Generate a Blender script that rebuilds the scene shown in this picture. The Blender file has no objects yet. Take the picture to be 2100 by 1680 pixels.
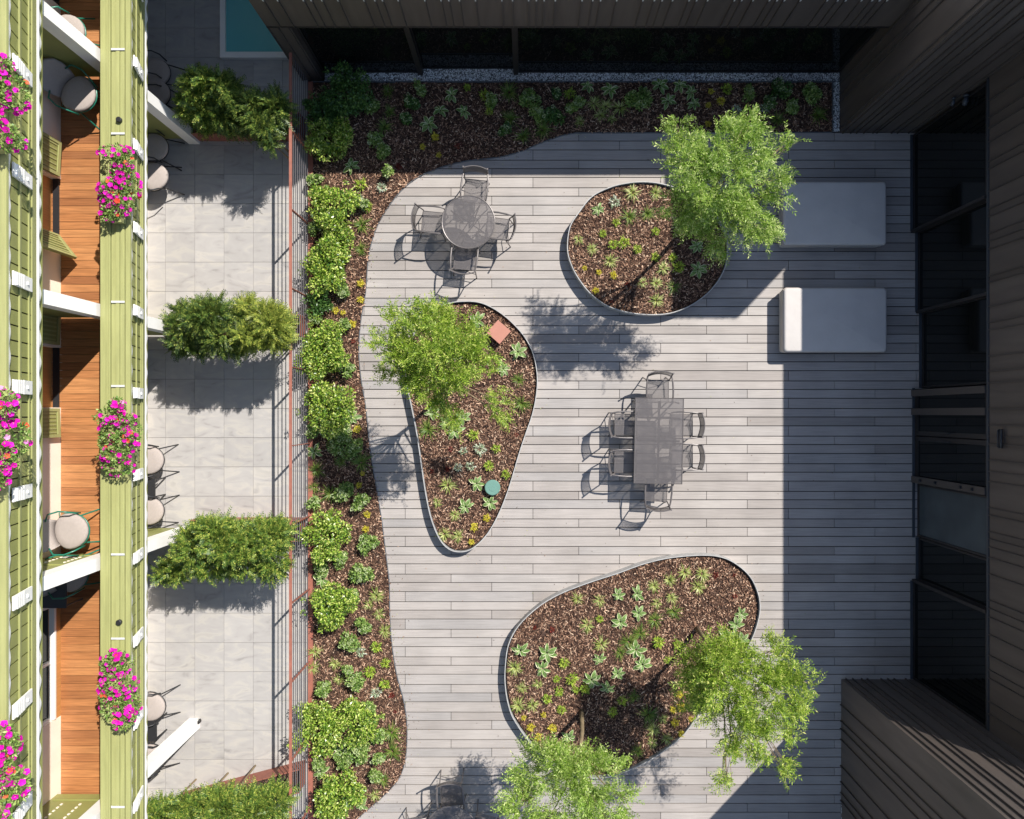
import bpy, bmesh, math, random
import numpy as np
from mathutils import Vector, Matrix
random.seed(7); rng = np.random.default_rng(7)
S = bpy.context.scene
COL = S.collection
# ---------------------------------------------------------------- camera, sky, sun
H = 15.5            # camera height; 100 photo pixels per metre on the ground
NX, NY = 1078.0, 848.0
cd = bpy.data.cameras.new("camera"); cam = bpy.data.objects.new("camera", cd); COL.objects.link(cam)
cam.location = (0, 0, H); cd.sensor_width = 36; cd.lens = 36*1550/2100
cd.shift_x = -28/2100; cd.shift_y = 8/2100; cd.clip_end = 2000; S.camera = cam
SUN = Vector((0.585, 0.62, 1.0)).normalized()
elev = math.asin(SUN.z); azim = math.atan2(SUN.x, SUN.y)
w = bpy.data.worlds.new("World"); S.world = w; w.use_nodes = True
nt = w.node_tree; bg = nt.nodes["Background"]
sky = nt.nodes.new("ShaderNodeTexSky"); sky.sky_type = 'NISHITA'; sky.sun_disc = False
sky.sun_elevation = elev; sky.sun_rotation = azim; sky.altitude = 800; sky.dust_density = 0.6
hs = nt.nodes.new('ShaderNodeHueSaturation'); hs.inputs['Saturation'].default_value = .9; nt.links.new(sky.outputs[0], hs.inputs['Color']); nt.links.new(hs.outputs[0], bg.inputs[0]); bg.inputs[1].default_value = 0.128
ld = bpy.data.lights.new("sun", 'SUN'); ld.energy = 4.6; ld.angle = math.radians(0.5); ld.color = (1, .955, .89)
sun = bpy.data.objects.new("sun", ld); COL.objects.link(sun)
sun.rotation_euler = SUN.to_track_quat('Z', 'Y').to_euler()
S.view_settings.view_transform = 'Standard'; S.view_settings.look = 'None'
S.view_settings.exposure = 0.68; S.view_settings.gamma = 1
S.render.engine = 'CYCLES'; S.cycles.max_bounces = 8; S.cycles.transparent_max_bounces = 8
S.cycles.use_denoising = True

def P(px, py, z=0.0):
    k = (H - z)/1550.0
    return Vector(((px-NX)*k, (NY-py)*k, z))

# ---------------------------------------------------------------- materials
def nodes(name):
    m = bpy.data.materials.new(name); m.use_nodes = True
    t = m.node_tree; b = t.nodes["Principled BSDF"]
    return m, t, b
def N(t, typ, **kw):
    n = t.nodes.new(typ)
    for k, v in kw.items():
        if k.startswith('i_'):
            n.inputs[k[2:].replace('_', ' ')].default_value = v
        else: setattr(n, k, v)
    return n
def ramp(t, stops):
    r = t.nodes.new("ShaderNodeValToRGB"); e = r.color_ramp.elements
    e[0].position, e[0].color = stops[0][0], (*stops[0][1], 1)
    e[1].position, e[1].color = stops[-1][0], (*stops[-1][1], 1)
    for p, c in stops[1:-1]:
        x = e.new(p); x.color = (*c, 1)
    return r
def mat(name, c, rough=.6, var=.12, scale=6, metal=0, bump=0, bscale=60, stretch=(1, 1, 1), spec=.5):
    m, t, b = nodes(name); L = t.links.new
    tc = N(t, "ShaderNodeTexCoord"); mp = N(t, "ShaderNodeMapping"); mp.inputs["Scale"].default_value = stretch
    L(tc.outputs["Object"], mp.inputs[0])
    n = N(t, "ShaderNodeTexNoise"); n.inputs["Scale"].default_value = scale; n.inputs["Detail"].default_value = 6
    L(mp.outputs[0], n.inputs["Vector"])
    r = ramp(t, [(.25, tuple(x*(1-var) for x in c)), (.75, tuple(min(1, x*(1+var)) for x in c))])
    L(n.outputs["Fac"], r.inputs[0]); L(r.outputs[0], b.inputs["Base Color"])
    b.inputs["Roughness"].default_value = rough; b.inputs["Metallic"].default_value = metal
    b.inputs["Specular IOR Level"].default_value = spec
    if bump:
        n2 = N(t, "ShaderNodeTexNoise"); n2.inputs["Scale"].default_value = bscale; n2.inputs["Detail"].default_value = 4
        L(mp.outputs[0], n2.inputs["Vector"])
        bp = N(t, "ShaderNodeBump"); bp.inputs["Strength"].default_value = bump; bp.inputs["Distance"].default_value = .01
        L(n2.outputs["Fac"], bp.inputs["Height"]); L(bp.outputs[0], b.inputs["Normal"])
    return m
def leafmat(name, stops, trans=.35, rough=.45, spec=.4):
    m, t, b = nodes(name); L = t.links.new
    g = N(t, "ShaderNodeNewGeometry"); r = ramp(t, stops)
    L(g.outputs["Random Per Island"], r.inputs[0]); L(r.outputs[0], b.inputs["Base Color"])
    b.inputs["Roughness"].default_value = rough; b.inputs["Specular IOR Level"].default_value = spec
    tr = N(t, "ShaderNodeBsdfTranslucent"); L(r.outputs[0], tr.inputs[0])
    mx = N(t, "ShaderNodeMixShader"); mx.inputs[0].default_value = trans
    out = t.nodes["Material Output"]
    L(b.outputs[0], mx.inputs[1]); L(tr.outputs[0], mx.inputs[2]); L(mx.outputs[0], out.inputs[0])
    return m
def boardmat(name, stops, grain=(1.2, 30, 30), rough=.6, gvar=.16):
    """timber or composite board: per-board tone plus long grain"""
    m, t, b = nodes(name); L = t.links.new
    g = N(t, "ShaderNodeNewGeometry"); r = ramp(t, stops); L(g.outputs["Random Per Island"], r.inputs[0])
    tc = N(t, "ShaderNodeTexCoord"); mp = N(t, "ShaderNodeMapping"); mp.inputs["Scale"].default_value = grain
    L(tc.outputs["Object"], mp.inputs[0])
    n = N(t, "ShaderNodeTexNoise"); n.inputs["Scale"].default_value = 2.2; n.inputs["Detail"].default_value = 8
    n.inputs["Distortion"].default_value = .6; L(mp.outputs[0], n.inputs["Vector"])
    n2 = N(t, "ShaderNodeTexNoise"); n2.inputs["Scale"].default_value = 1.3; n2.inputs["Detail"].default_value = 5
    L(tc.outputs["Object"], n2.inputs["Vector"])
    mr = N(t, "ShaderNodeMapRange"); mr.inputs[1].default_value = .3; mr.inputs[2].default_value = .7
    mr.inputs[3].default_value = 1-gvar; mr.inputs[4].default_value = 1+gvar*.6; L(n.outputs["Fac"], mr.inputs[0])
    mr2 = N(t, "ShaderNodeMapRange"); mr2.inputs[1].default_value = .3; mr2.inputs[2].default_value = .7
    mr2.inputs[3].default_value = .86; mr2.inputs[4].default_value = 1.05; L(n2.outputs["Fac"], mr2.inputs[0])
    mu = N(t, "ShaderNodeMath", operation='MULTIPLY'); L(mr.outputs[0], mu.inputs[0]); L(mr2.outputs[0], mu.inputs[1])
    vm = N(t, "ShaderNodeVectorMath", operation='SCALE'); L(r.outputs[0], vm.inputs[0]); L(mu.outputs[0], vm.inputs["Scale"])
    L(vm.outputs[0], b.inputs["Base Color"]); b.inputs["Roughness"].default_value = rough
    bp = N(t, "ShaderNodeBump"); bp.inputs["Strength"].default_value = .25; bp.inputs["Distance"].default_value = .004
    L(n.outputs["Fac"], bp.inputs["Height"]); L(bp.outputs[0], b.inputs["Normal"])
    return m
def glassmat(name, c=(.006, .007, .007), rough=.02):
    m, t, b = nodes(name)
    b.inputs["Base Color"].default_value = (*c, 1); b.inputs["Roughness"].default_value = rough
    b.inputs["Specular IOR Level"].default_value = .28
    return m
M = {}
M['deck'] = boardmat('deck_boards', [(0, (.27, .24, .218)), (.3, (.345, .31, .284)), (.7, (.375, .34, .312)), (1, (.305, .283, .268))], grain=(.8, 26, 26), gvar=.14)
M['joint'] = mat('dark_joint', (.016, .012, .012))
M['larch'] = boardmat('larch_floor', [(0, (.28, .11, .042)), (.3, (.40, .165, .06)), (.65, (.48, .215, .082)), (1, (.34, .135, .05))], grain=(1.0, 22, 22), gvar=.3, rough=.45)
M['door_wood'] = boardmat('door_wood', [(0, (.50, .23, .07)), (1, (.60, .28, .09))], grain=(30, 30, 1.2))
M['green'] = mat('green_paint', (.235, .245, .075), .5, .1, 3, bump=.1, bscale=20, stretch=(6, .6, 6))
M['green_dark'] = mat('green_paint_panel', (.27, .278, .088), .5, .12, 3, bump=.1)
M['green_light'] = mat('green_paint_rail', (.32, .325, .13), .5, .12, 3, bump=.15, bscale=20, stretch=(6, .6, 6))
M['white'] = mat('white_paint', (.84, .82, .77), .5, .05, 4)
M['cream'] = mat('cream_render', (.86, .77, .65), .8, .05, 3, bump=.2, bscale=90)
M['clad'] = mat('brown_metal_cladding', (.098, .080, .068), .5, .2, 2.5, metal=.15, bump=.08, bscale=8, stretch=(3, 3, .35))
M['rib'] = mat('brown_metal_seam', (.075, .064, .058), .45, .08, 4, metal=.2)
M['cap'] = mat('light_metal_cap', (.55, .55, .53), .4, .05)
M['frame'] = mat('bronze_frame', (.022, .019, .018), .45, .1)
M['glass'] = glassmat('dark_glass')
M['rust'] = mat('rust_red_steel', (.28, .10, .068), .6, .16, 9, bump=.1)
M['steel'] = mat('galvanised_edging', (.36, .355, .345), .6, .18, 14, metal=0, bump=.1)
M['darksteel'] = mat('dark_edging', (.10, .11, .12), .5, .15, 12)
M['rod'] = mat('fence_rod', (.11, .10, .105), .45, .1)
M['metalchair'] = mat('taupe_powder_coat', (.15, .135, .13), .38, .06, 30, metal=.35)
M['cushion'] = mat('grey_outdoor_fabric', (.50, .47, .445), .85, .05, 3, bump=1.0, bscale=2.6)
M['pad'] = mat('beige_chair_pad', (.37, .32, .29), .85, .05, 30, bump=.2, bscale=300)
M['greenmetal'] = mat('green_enamel_tube', (.018, .16, .105), .3, .1, 10)
M['blackmetal'] = mat('black_metal', (.02, .02, .022), .45, .1)
M['terracotta'] = mat('terracotta_box', (.40, .175, .125), .7, .05, 6)
M['teal'] = mat('teal_lid', (.12, .24, .195), .5, .08, 10)
M['bark'] = mat('bark', (.20, .15, .085), .85, .35, 14, bump=.8, bscale=40, stretch=(1, 1, .3))
M['slate'] = mat('slate_blue_metal', (.035, .042, .052), .5, .1)
M['roofgravel'] = mat('roof_membrane', (.35, .34, .33), .9, .2, 30)
M['stone_int'] = mat('grey_stone_slab', (.055, .066, .072), .25, .25, 1.6)
# mulch ground and chips
m, t, b = nodes('mulch_soil'); L = t.links.new
tc = N(t, "ShaderNodeTexCoord"); v = N(t, "ShaderNodeTexVoronoi"); v.inputs["Scale"].default_value = 55
mpv = N(t, "ShaderNodeMapping"); mpv.inputs["Scale"].default_value = (1, 1.7, 1); L(tc.outputs["Object"], mpv.inputs[0]); L(mpv.outputs[0], v.inputs["Vector"])
r = ramp(t, [(0, (.025, .014, .010)), (.5, (.07, .038, .026)), (1, (.16, .088, .058))])
sx = N(t, "ShaderNodeSeparateColor"); L(v.outputs["Color"], sx.inputs[0]); L(sx.outputs[0], r.inputs[0]); L(r.outputs[0], b.inputs["Base Color"])
b.inputs["Roughness"].default_value = .95
bp = N(t, "ShaderNodeBump"); bp.inputs["Strength"].default_value = .9; bp.inputs["Distance"].default_value = .02
L(v.outputs["Distance"], bp.inputs["Height"]); L(bp.outputs[0], b.inputs["Normal"]); M['mulch'] = m
M['chip'] = leafmat('bark_chips', [(0, (.022, .011, .008)), (.4, (.085, .044, .029)), (.72, (.25, .14, .09)), (.92, (.48, .30, .20)), (1, (.7, .52, .37))], trans=0, rough=.85, spec=.2)
M['pebble'] = leafmat('white_pebbles', [(0, (.25, .25, .25)), (.4, (.62, .63, .63)), (1, (.86, .86, .85))], trans=0, rough=.7)
M['gravelbed'] = mat('gravel_bed', (.12, .12, .12), .9, .5, 60)
# stone tile
m, t, b = nodes('stone_tile'); L = t.links.new
tc = N(t, "ShaderNodeTexCoord")
n1 = N(t, "ShaderNodeTexNoise"); n1.inputs["Scale"].default_value = 1.6; n1.inputs["Detail"].default_value = 9; n1.inputs["Distortion"].default_value = 1.4
g = N(t, "ShaderNodeNewGeometry")
off = N(t, "ShaderNodeVectorMath", operation='SCALE'); off.inputs[0].default_value = (37, 53, 11); L(g.outputs["Random Per Island"], off.inputs["Scale"])
ad = N(t, "ShaderNodeVectorMath", operation='ADD'); L(tc.outputs["Object"], ad.inputs[0]); L(off.outputs[0], ad.inputs[1])
rt = N(t, "ShaderNodeMapping"); rt.inputs["Rotation"].default_value = (0, 0, .7); rt.inputs["Scale"].default_value = (1, 2.6, 1)
L(ad.outputs[0], rt.inputs[0]); L(rt.outputs[0], n1.inputs["Vector"])
r = ramp(t, [(.28, (.27, .255, .245)), (.40, (.35, .332, .318)), (.52, (.37, .352, .337)), (.62, (.41, .385, .352)), (.78, (.30, .286, .276))])
L(n1.outputs["Fac"], r.inputs[0])
hv = N(t, "ShaderNodeMapRange"); hv.inputs[3].default_value = .93; hv.inputs[4].default_value = 1.04; L(g.outputs["Random Per Island"], hv.inputs[0])
vm = N(t, "ShaderNodeVectorMath", operation='SCALE'); L(r.outputs[0], vm.inputs[0]); L(hv.outputs[0], vm.inputs["Scale"]); L(vm.outputs[0], b.inputs["Base Color"])
b.inputs["Roughness"].default_value = .55; M['tile'] = m
# pool water
m, t, b = nodes('pool_water'); L = t.links.new
b.inputs["Base Color"].default_value = (.16, .50, .50, 1); b.inputs["Roughness"].default_value = .06
n = N(t, "ShaderNodeTexNoise"); n.inputs["Scale"].default_value = 9; bp = N(t, "ShaderNodeBump"); bp.inputs["Strength"].default_value = .08
L(n.outputs["Fac"], bp.inputs["Height"]); L(bp.outputs[0], b.inputs["Normal"]); M['water'] = m
# foliage
M['leaf_tree'] = leafmat('willow_leaf', [(0, (.08, .17, .02)), (.35, (.24, .39, .045)), (.8, (.46, .59, .14)), (1, (.76, .80, .36))], .45)  # palest leaf tone puts sky-lit highlights into the colour
M['leaf_tree2'] = leafmat('willow_leaf_deeper', [(0, (.08, .16, .015)), (.4, (.23, .37, .03)), (.8, (.44, .55, .08)), (1, (.72, .72, .22))], .42)  # pale end again stands in for leaves catching the sky
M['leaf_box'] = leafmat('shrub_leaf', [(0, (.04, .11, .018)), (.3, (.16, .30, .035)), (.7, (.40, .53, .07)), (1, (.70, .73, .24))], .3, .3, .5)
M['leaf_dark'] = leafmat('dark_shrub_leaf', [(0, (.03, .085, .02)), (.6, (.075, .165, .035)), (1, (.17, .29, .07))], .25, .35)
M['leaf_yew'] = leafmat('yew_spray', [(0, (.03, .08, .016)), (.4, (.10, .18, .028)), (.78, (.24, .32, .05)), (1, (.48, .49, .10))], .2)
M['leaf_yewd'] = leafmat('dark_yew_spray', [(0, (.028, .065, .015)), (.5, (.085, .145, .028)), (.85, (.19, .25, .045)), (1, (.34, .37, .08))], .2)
M['leaf_gold'] = leafmat('gold_conifer_spray', [(0, (.09, .14, .025)), (.5, (.22, .28, .045)), (1, (.46, .48, .09))], .25)
M['leaf_pale'] = leafmat('pale_leaf', [(0, (.07, .15, .03)), (.5, (.19, .31, .06)), (.85, (.35, .46, .13)), (1, (.58, .62, .28))], .25)
M['leaf_grass'] = leafmat('pale_grass_blade', [(0, (.16, .22, .04)), (.5, (.36, .42, .10)), (1, (.66, .66, .30))], .3)
M['leaf_grassd'] = leafmat('green_grass_blade', [(0, (.07, .14, .02)), (.6, (.17, .25, .04)), (1, (.38, .40, .10))], .3)
M['leaf_lime'] = leafmat('lime_leaf', [(0, (.18, .32, .03)), (.6, (.42, .56, .06)), (1, (.66, .70, .14))], .3)
M['leaf_sedum'] = leafmat('golden_sedum', [(0, (.40, .38, .03)), (.5, (.66, .58, .05)), (1, (.82, .66, .08))], .2)
M['leaf_red'] = leafmat('red_heuchera', [(0, (.07, .012, .012)), (.6, (.20, .035, .025)), (1, (.42, .09, .05))], .2)
M['leaf_silver'] = leafmat('white_variegated_leaf', [(0, (.25, .36, .18)), (.5, (.50, .58, .40)), (1, (.78, .80, .68))], .25)
M['hosta_c'] = leafmat('hosta_centre', [(0, (.10, .19, .04)), (1, (.2, .32, .08))], .25)
M['hosta_e'] = leafmat('hosta_margin', [(0, (.56, .58, .33)), (1, (.78, .77, .5))], .25)
M['leaf_petunia'] = leafmat('petunia_leaf', [(0, (.08, .18, .03)), (.6, (.22, .35, .07)), (1, (.46, .55, .18))], .3)
M['petal'] = leafmat('magenta_petal', [(0, (.45, .002, .25)), (.5, (.72, .004, .40)), (1, (.84, .02, .54))], .3, .6, .2)
M['petal_orange'] = leafmat('orange_petal', [(0, (.75, .06, .03)), (1, (.9, .2, .09))], .3, .6, .2)
M['petal_pink'] = leafmat('pink_petal', [(0, (.75, .22, .52)), (1, (.85, .42, .66))], .3, .6, .2)
M['bract'] = leafmat('pale_bract', [(0, (.42, .52, .24)), (1, (.66, .70, .42))], .2)

# ---------------------------------------------------------------- helpers
class MB:
    def __init__(s): s.v = []; s.f = []; s.m = []
    def add(s, vs, fs, mi=0):
        o = len(s.v); s.v += [tuple(p) for p in vs]
        for f in fs: s.f.append(tuple(i+o for i in f)); s.m.append(mi)
        return s
    def box(s, x0, x1, y0, y1, z0, z1, mi=0, mx=None):
        vs = [Vector(p) for p in ((x0, y0, z0), (x1, y0, z0), (x1, y1, z0), (x0, y1, z0), (x0, y0, z1), (x1, y0, z1), (x1, y1, z1), (x0, y1, z1))]
        if mx is not None: vs = [mx @ p for p in vs]
        return s.add(vs, [(3, 2, 1, 0), (4, 5, 6, 7), (0, 1, 5, 4), (1, 2, 6, 5), (2, 3, 7, 6), (3, 0, 4, 7)], mi)
    def hexa(s, b4, t4, mi=0):
        return s.add(list(b4)+list(t4), [(3, 2, 1, 0), (4, 5, 6, 7), (0, 1, 5, 4), (1, 2, 6, 5), (2, 3, 7, 6), (3, 0, 4, 7)], mi)
    def tube(s, pts, r, n=8, mi=0, closed=False):
        pts = [Vector(p) for p in pts]; k = len(pts); rs = r if hasattr(r, '__len__') else [r]*k
        vs = []; up0 = None
        for i, p in enumerate(pts):
            if closed: d = pts[(i+1) % k]-pts[i-1]
            else: d = pts[min(i+1, k-1)]-pts[max(i-1, 0)]
            d.normalize()
            if up0 is None:
                up0 = Vector((0, 0, 1)) if abs(d.z) < .9 else Vector((1, 0, 0))
            a = d.cross(up0)
            if a.length < 1e-4: a = d.cross(Vector((0, 1, 0)))
            a.normalize(); b_ = a.cross(d); up0 = b_
            for j in range(n):
                t_ = 2*math.pi*j/n; vs.append(p+(a*math.cos(t_)+b_*math.sin(t_))*rs[i])
        fs = []
        for i in range(k if closed else k-1):
            i2 = (i+1) % k
            for j in range(n):
                j2 = (j+1) % n; fs.append((i*n+j, i*n+j2, i2*n+j2, i2*n+j))
        if not closed: fs += [tuple(range(n))[::-1], tuple(range((k-1)*n, k*n))]
        return s.add(vs, fs, mi)
    def disc(s, c, r, z0, z1, n=32, mi=0, bev=0):
        rings = [(r, z0), (r, z1-bev), (r-bev, z1)] if bev else [(r, z0), (r, z1)]
        vs = [(c[0]+q*math.cos(2*math.pi*i/n), c[1]+q*math.sin(2*math.pi*i/n), z) for q, z in rings for i in range(n)]
        fs = [(k*n+i, k*n+(i+1) % n, (k+1)*n+(i+1) % n, (k+1)*n+i) for k in range(len(rings)-1) for i in range(n)]
        fs += [tuple(range(n))[::-1], tuple(range((len(rings)-1)*n, len(rings)*n))]
        return s.add(vs, fs, mi)
    def build(s, name, mats, parent=None, smooth=False, loc=None):
        me = bpy.data.meshes.new(name); me.from_pydata(s.v, [], s.f)
        if not isinstance(mats, (list, tuple)): mats = [mats]
        for q in mats: me.materials.append(M[q] if isinstance(q, str) else q)
        if len(mats) > 1: me.polygons.foreach_set('material_index', s.m)
        if smooth:
            me.polygons.foreach_set('use_smooth', [True]*len(me.polygons))
        me.update()
        o = bpy.data.objects.new(name, me); COL.objects.link(o)
        if parent is not None: o.parent = parent
        if loc is not None: o.location = loc
        return o
def quads(name, V, mats, mi=None, parent=None):
    """V: (n,4,3) array -> one mesh of n separate quads"""
    n = len(V); me = bpy.data.meshes.new(name)
    me.vertices.add(n*4); me.vertices.foreach_set('co', V.reshape(-1).astype(np.float32))
    me.loops.add(n*4); me.loops.foreach_set('vertex_index', np.arange(n*4, dtype=np.int32))
    me.polygons.add(n); me.polygons.foreach_set('loop_start', np.arange(0, n*4, 4, dtype=np.int32))
    me.polygons.foreach_set('loop_total', np.full(n, 4, dtype=np.int32))
    for q in (mats if isinstance(mats, (list, tuple)) else [mats]): me.materials.append(M[q])
    if mi is not None: me.polygons.foreach_set('material_index', mi.astype(np.int32))
    me.update(calc_edges=True); me.validate()
    o = bpy.data.objects.new(name, me); COL.objects.link(o)
    if parent is not None: o.parent = parent
    return o
def tag(o, label=None, cat=None, group=None, kind=None):
    if label: o['label'] = label
    if cat: o['category'] = cat
    if group: o['group'] = group
    if kind: o['kind'] = kind
    return o
def empty(name, loc, rz=0, label=None, cat=None, group=None):
    o = bpy.data.objects.new(name, None); COL.objects.link(o); o.location = loc; o.rotation_euler = (0, 0, rz)
    o.empty_display_size = .1
    return tag(o, label, cat, group)
def copy_tree(o, parent=None):
    c = o.copy(); COL.objects.link(c); c.parent = parent
    for ch in list(o.children): copy_tree(ch, c)
    return c
def nrm(a): return a/np.maximum(np.linalg.norm(a, axis=-1, keepdims=True), 1e-9)
def leafquads(C, D, L_, W, flat=None, fold=0.0):
    """diamond leaves from base C along D, length L_, width W; flat = preferred normals"""
    n = len(C); D = nrm(D)
    U = flat if flat is not None else nrm(rng.normal(size=(n, 3)))
    A = nrm(np.cross(D, U)); L_ = np.broadcast_to(np.asarray(L_), (n,))[:, None]; W = np.broadcast_to(np.asarray(W), (n,))[:, None]
    mid = C+D*L_*.45
    Nn = nrm(np.cross(A, D))
    return np.stack([C, mid+A*W*.5-Nn*L_*fold, C+D*L_, mid-A*W*.5-Nn*L_*fold], 1)
def inpoly(pts, poly):
    x, y = pts[:, 0], pts[:, 1]; ins = np.zeros(len(pts), bool); n = len(poly)
    for i in range(n):
        x1, y1 = poly[i]; x2, y2 = poly[(i+1) % n]
        if y1 == y2: continue
        c = ((y1 > y) != (y2 > y)) & (x < (x2-x1)*(y-y1)/(y2-y1)+x1); ins ^= c
    return ins
def catmull(pts, closed=True, k=6):
    n = len(pts); out = []
    rngi = range(n) if closed else range(n-1)
    for i in rngi:
        g_ = (lambda j: pts[j % n]) if closed else (lambda j: pts[min(max(j, 0), n-1)])
        p0, p1, p2, p3 = g_(i-1), g_(i), g_(i+1), g_(i+2)
        for s_ in range(k):
            t_ = s_/k
            out.append(tuple(.5*((2*p1[a])+(-p0[a]+p2[a])*t_+(2*p0[a]-5*p1[a]+4*p2[a]-p3[a])*t_*t_+(-p0[a]+3*p1[a]-3*p2[a]+p3[a])*t_**3) for a in (0, 1)))
    if not closed: out.append(tuple(pts[-1]))
    return out
def flatpoly(name, poly, z, m_, parent=None):
    bm = bmesh.new(); vs = [bm.verts.new((x, y, z)) for x, y in poly]; f = bm.faces.new(vs)
    bmesh.ops.triangulate(bm, faces=[f]); bm.normal_update()
    for f in bm.faces:
        if f.normal.z < 0: f.normal_flip()
    me = bpy.data.meshes.new(name); bm.to_mesh(me); bm.free(); me.materials.append(M[m_])
    o = bpy.data.objects.new(name, me); COL.objects.link(o)
    if parent is not None: o.parent = parent
    return o
def ribbon(poly, z0, z1, thick, closed=True):
    """thin upright wall following poly (list of xy), thickness to the inside"""
    b_ = MB(); n = len(poly); P_ = [Vector((x, y, 0)) for x, y in poly]; inn = []
    ar = sum(P_[i].x*P_[(i+1) % n].y-P_[(i+1) % n].x*P_[i].y for i in range(n)); sg = 1 if ar > 0 else -1
    for i in range(n):
        a = P_[i-1] if (closed or i > 0) else P_[i]; c = P_[(i+1) % n] if (closed or i < n-1) else P_[i]
        d = (c-a).normalized(); inn.append(P_[i]+Vector((-d.y, d.x, 0))*thick*sg)
    vs = []
    for i in range(n):
        for q, z in ((P_[i], z0), (P_[i], z1), (inn[i], z1), (inn[i], z0)): vs.append((q.x, q.y, z))
    fs = []
    for i in range(n if closed else n-1):
        j = (i+1) % n
        for k in range(4):
            k2 = (k+1) % 4; fs.append((i*4+k, j*4+k, j*4+k2, i*4+k2))
    b_.add(vs, fs); return b_

# ---------------------------------------------------------------- ground and paving
g = MB(); g.add([(-300, -300, -.12), (300, -300, -.12), (300, 300, -.12), (-300, 300, -.12)], [(0, 1, 2, 3)])
M['ground'] = mat('ground_soil', (.16, .14, .11), .95, .25, .6)
tag(g.build('ground', 'ground'), kind='structure')
g = MB(); g.box(-4.40, 8.6, -11.5, 5.95, -.10, -.03)
g.build('deck_base', 'joint')['kind'] = 'structure'
# deck boards: three widths, 2.62 m long, joints staggered
d = MB(); y0 = (NY-817)/100; yy = y0+56.6*6/100*2; rows = []
widths = (.2105, .173, .1825)
yref = y0
ys = []; y = yref
while y > -11.4:
    for k in range(3): ys.append((y, y-widths[k], k)); y -= widths[k]
y = yref
while y < 5.9:
    for k in (2, 1, 0):
        ys.append((y+widths[k], y, k)); y += widths[k]
JX = {0: 1617, 1: 1711, 2: 1794.5}
for (ya, yb, k) in ys:
    j0 = (JX[k]-NX)/100; j = j0-2.62*5
    while j < 8.6:
        a, b_ = max(j, -4.38), min(j+2.62, 8.55)
        top = ya-.008; bot = yb+.008
        if b_-a > .05 and top < 5.93:
            jit = random.uniform(-.0012, .0012)
            d.box(a+.005, b_-.005, bot, top, -.028, jit)
        j += 2.62
tag(d.build('deck', 'deck'), kind='structure')
# tiled patio
g = MB(); g.box(-8.2, -4.46, -11.5, 9.5, -.10, -.022); g.build('patio_base', 'joint')['kind'] = 'structure'
t_ = MB(); x = (339.5-NX)/100-.6*2
while x < -4.5:
    y = (NY-477.7)/100-.6*20
    while y < 9.4:
        x1 = min(x+.597, -4.47)
        if x > -8.3 and y > -11.5: t_.box(max(x, -8.1)+.002, x1, y+.003, y+.597, -.02, random.uniform(-.0008, .0008))
        y += .6
    x += .6
tag(t_.build('patio_tiles', 'tile'), kind='structure')
# pool
po = empty('pool', ((527-NX)/100, 7.9, 0), label='turquoise pool basin with pale rim beside the dark pavilion', cat='pool')
px0, px1, py0 = -6.23, -4.75, 7.25
g = MB()
for a in ((px0, px0+.11, py0, 9.3), (px0+.11, px1, py0, py0+.12), (px1-.1, px1, py0+.12, 9.3)):
    g.box(a[0], a[1], a[2], a[3], .002, .10)
o = g.build('rim', 'white', po); o.location = -po.location
g = MB(); g.box(px0+.11, px1-.1, py0+.12, 9.3, .002, .05)
o = g.build('water_surface', 'water', po); o.location = -po.location

# ---------------------------------------------------------------- planting beds
curve = [(1180, 273), (1150, 279), (1110, 293), (1075, 308), (1040, 319), (1005, 325), (965, 329), (930, 336), (897, 346), (860, 362), (825, 389), (792, 431), (768, 478), (755, 532), (750, 598), (740, 657), (735.6, 717), (740, 775), (750.5, 839), (758, 917), (771, 997), (782, 1062), (791, 1134), (798, 1195), (799, 1250), (802.6, 1314), (813, 1382), (828, 1439), (834.4, 1489), (832, 1552), (819, 1594), (792, 1626), (762, 1653), (735, 1676), (712, 1700), (700, 1740)]
cv = [(P(x, y).x, P(x, y).y) for x, y in curve]
cvs = catmull(cv, closed=False, k=4)
TL = P(640, 171)
bedpoly = [(TL.x, TL.y), (P(1705, 171).x, TL.y), (P(1705, 271).x, P(0, 271).y)]+cvs+[(cvs[-1][0], -11), (TL.x, -11)]
o = flatpoly('mulch_bed', bedpoly, .016, 'mulch'); tag(o, kind='structure')
strip = [(P(1705, 271).x, P(0, 271.5).y)]+cvs+[(cvs[-1][0], -11)]
r_ = ribbon(strip, -.02, .03, .012, closed=False)
tag(r_.build('bed_edging', 'darksteel'), 'thin dark metal edging curving between mulch border and grey deck', 'edging')
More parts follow.
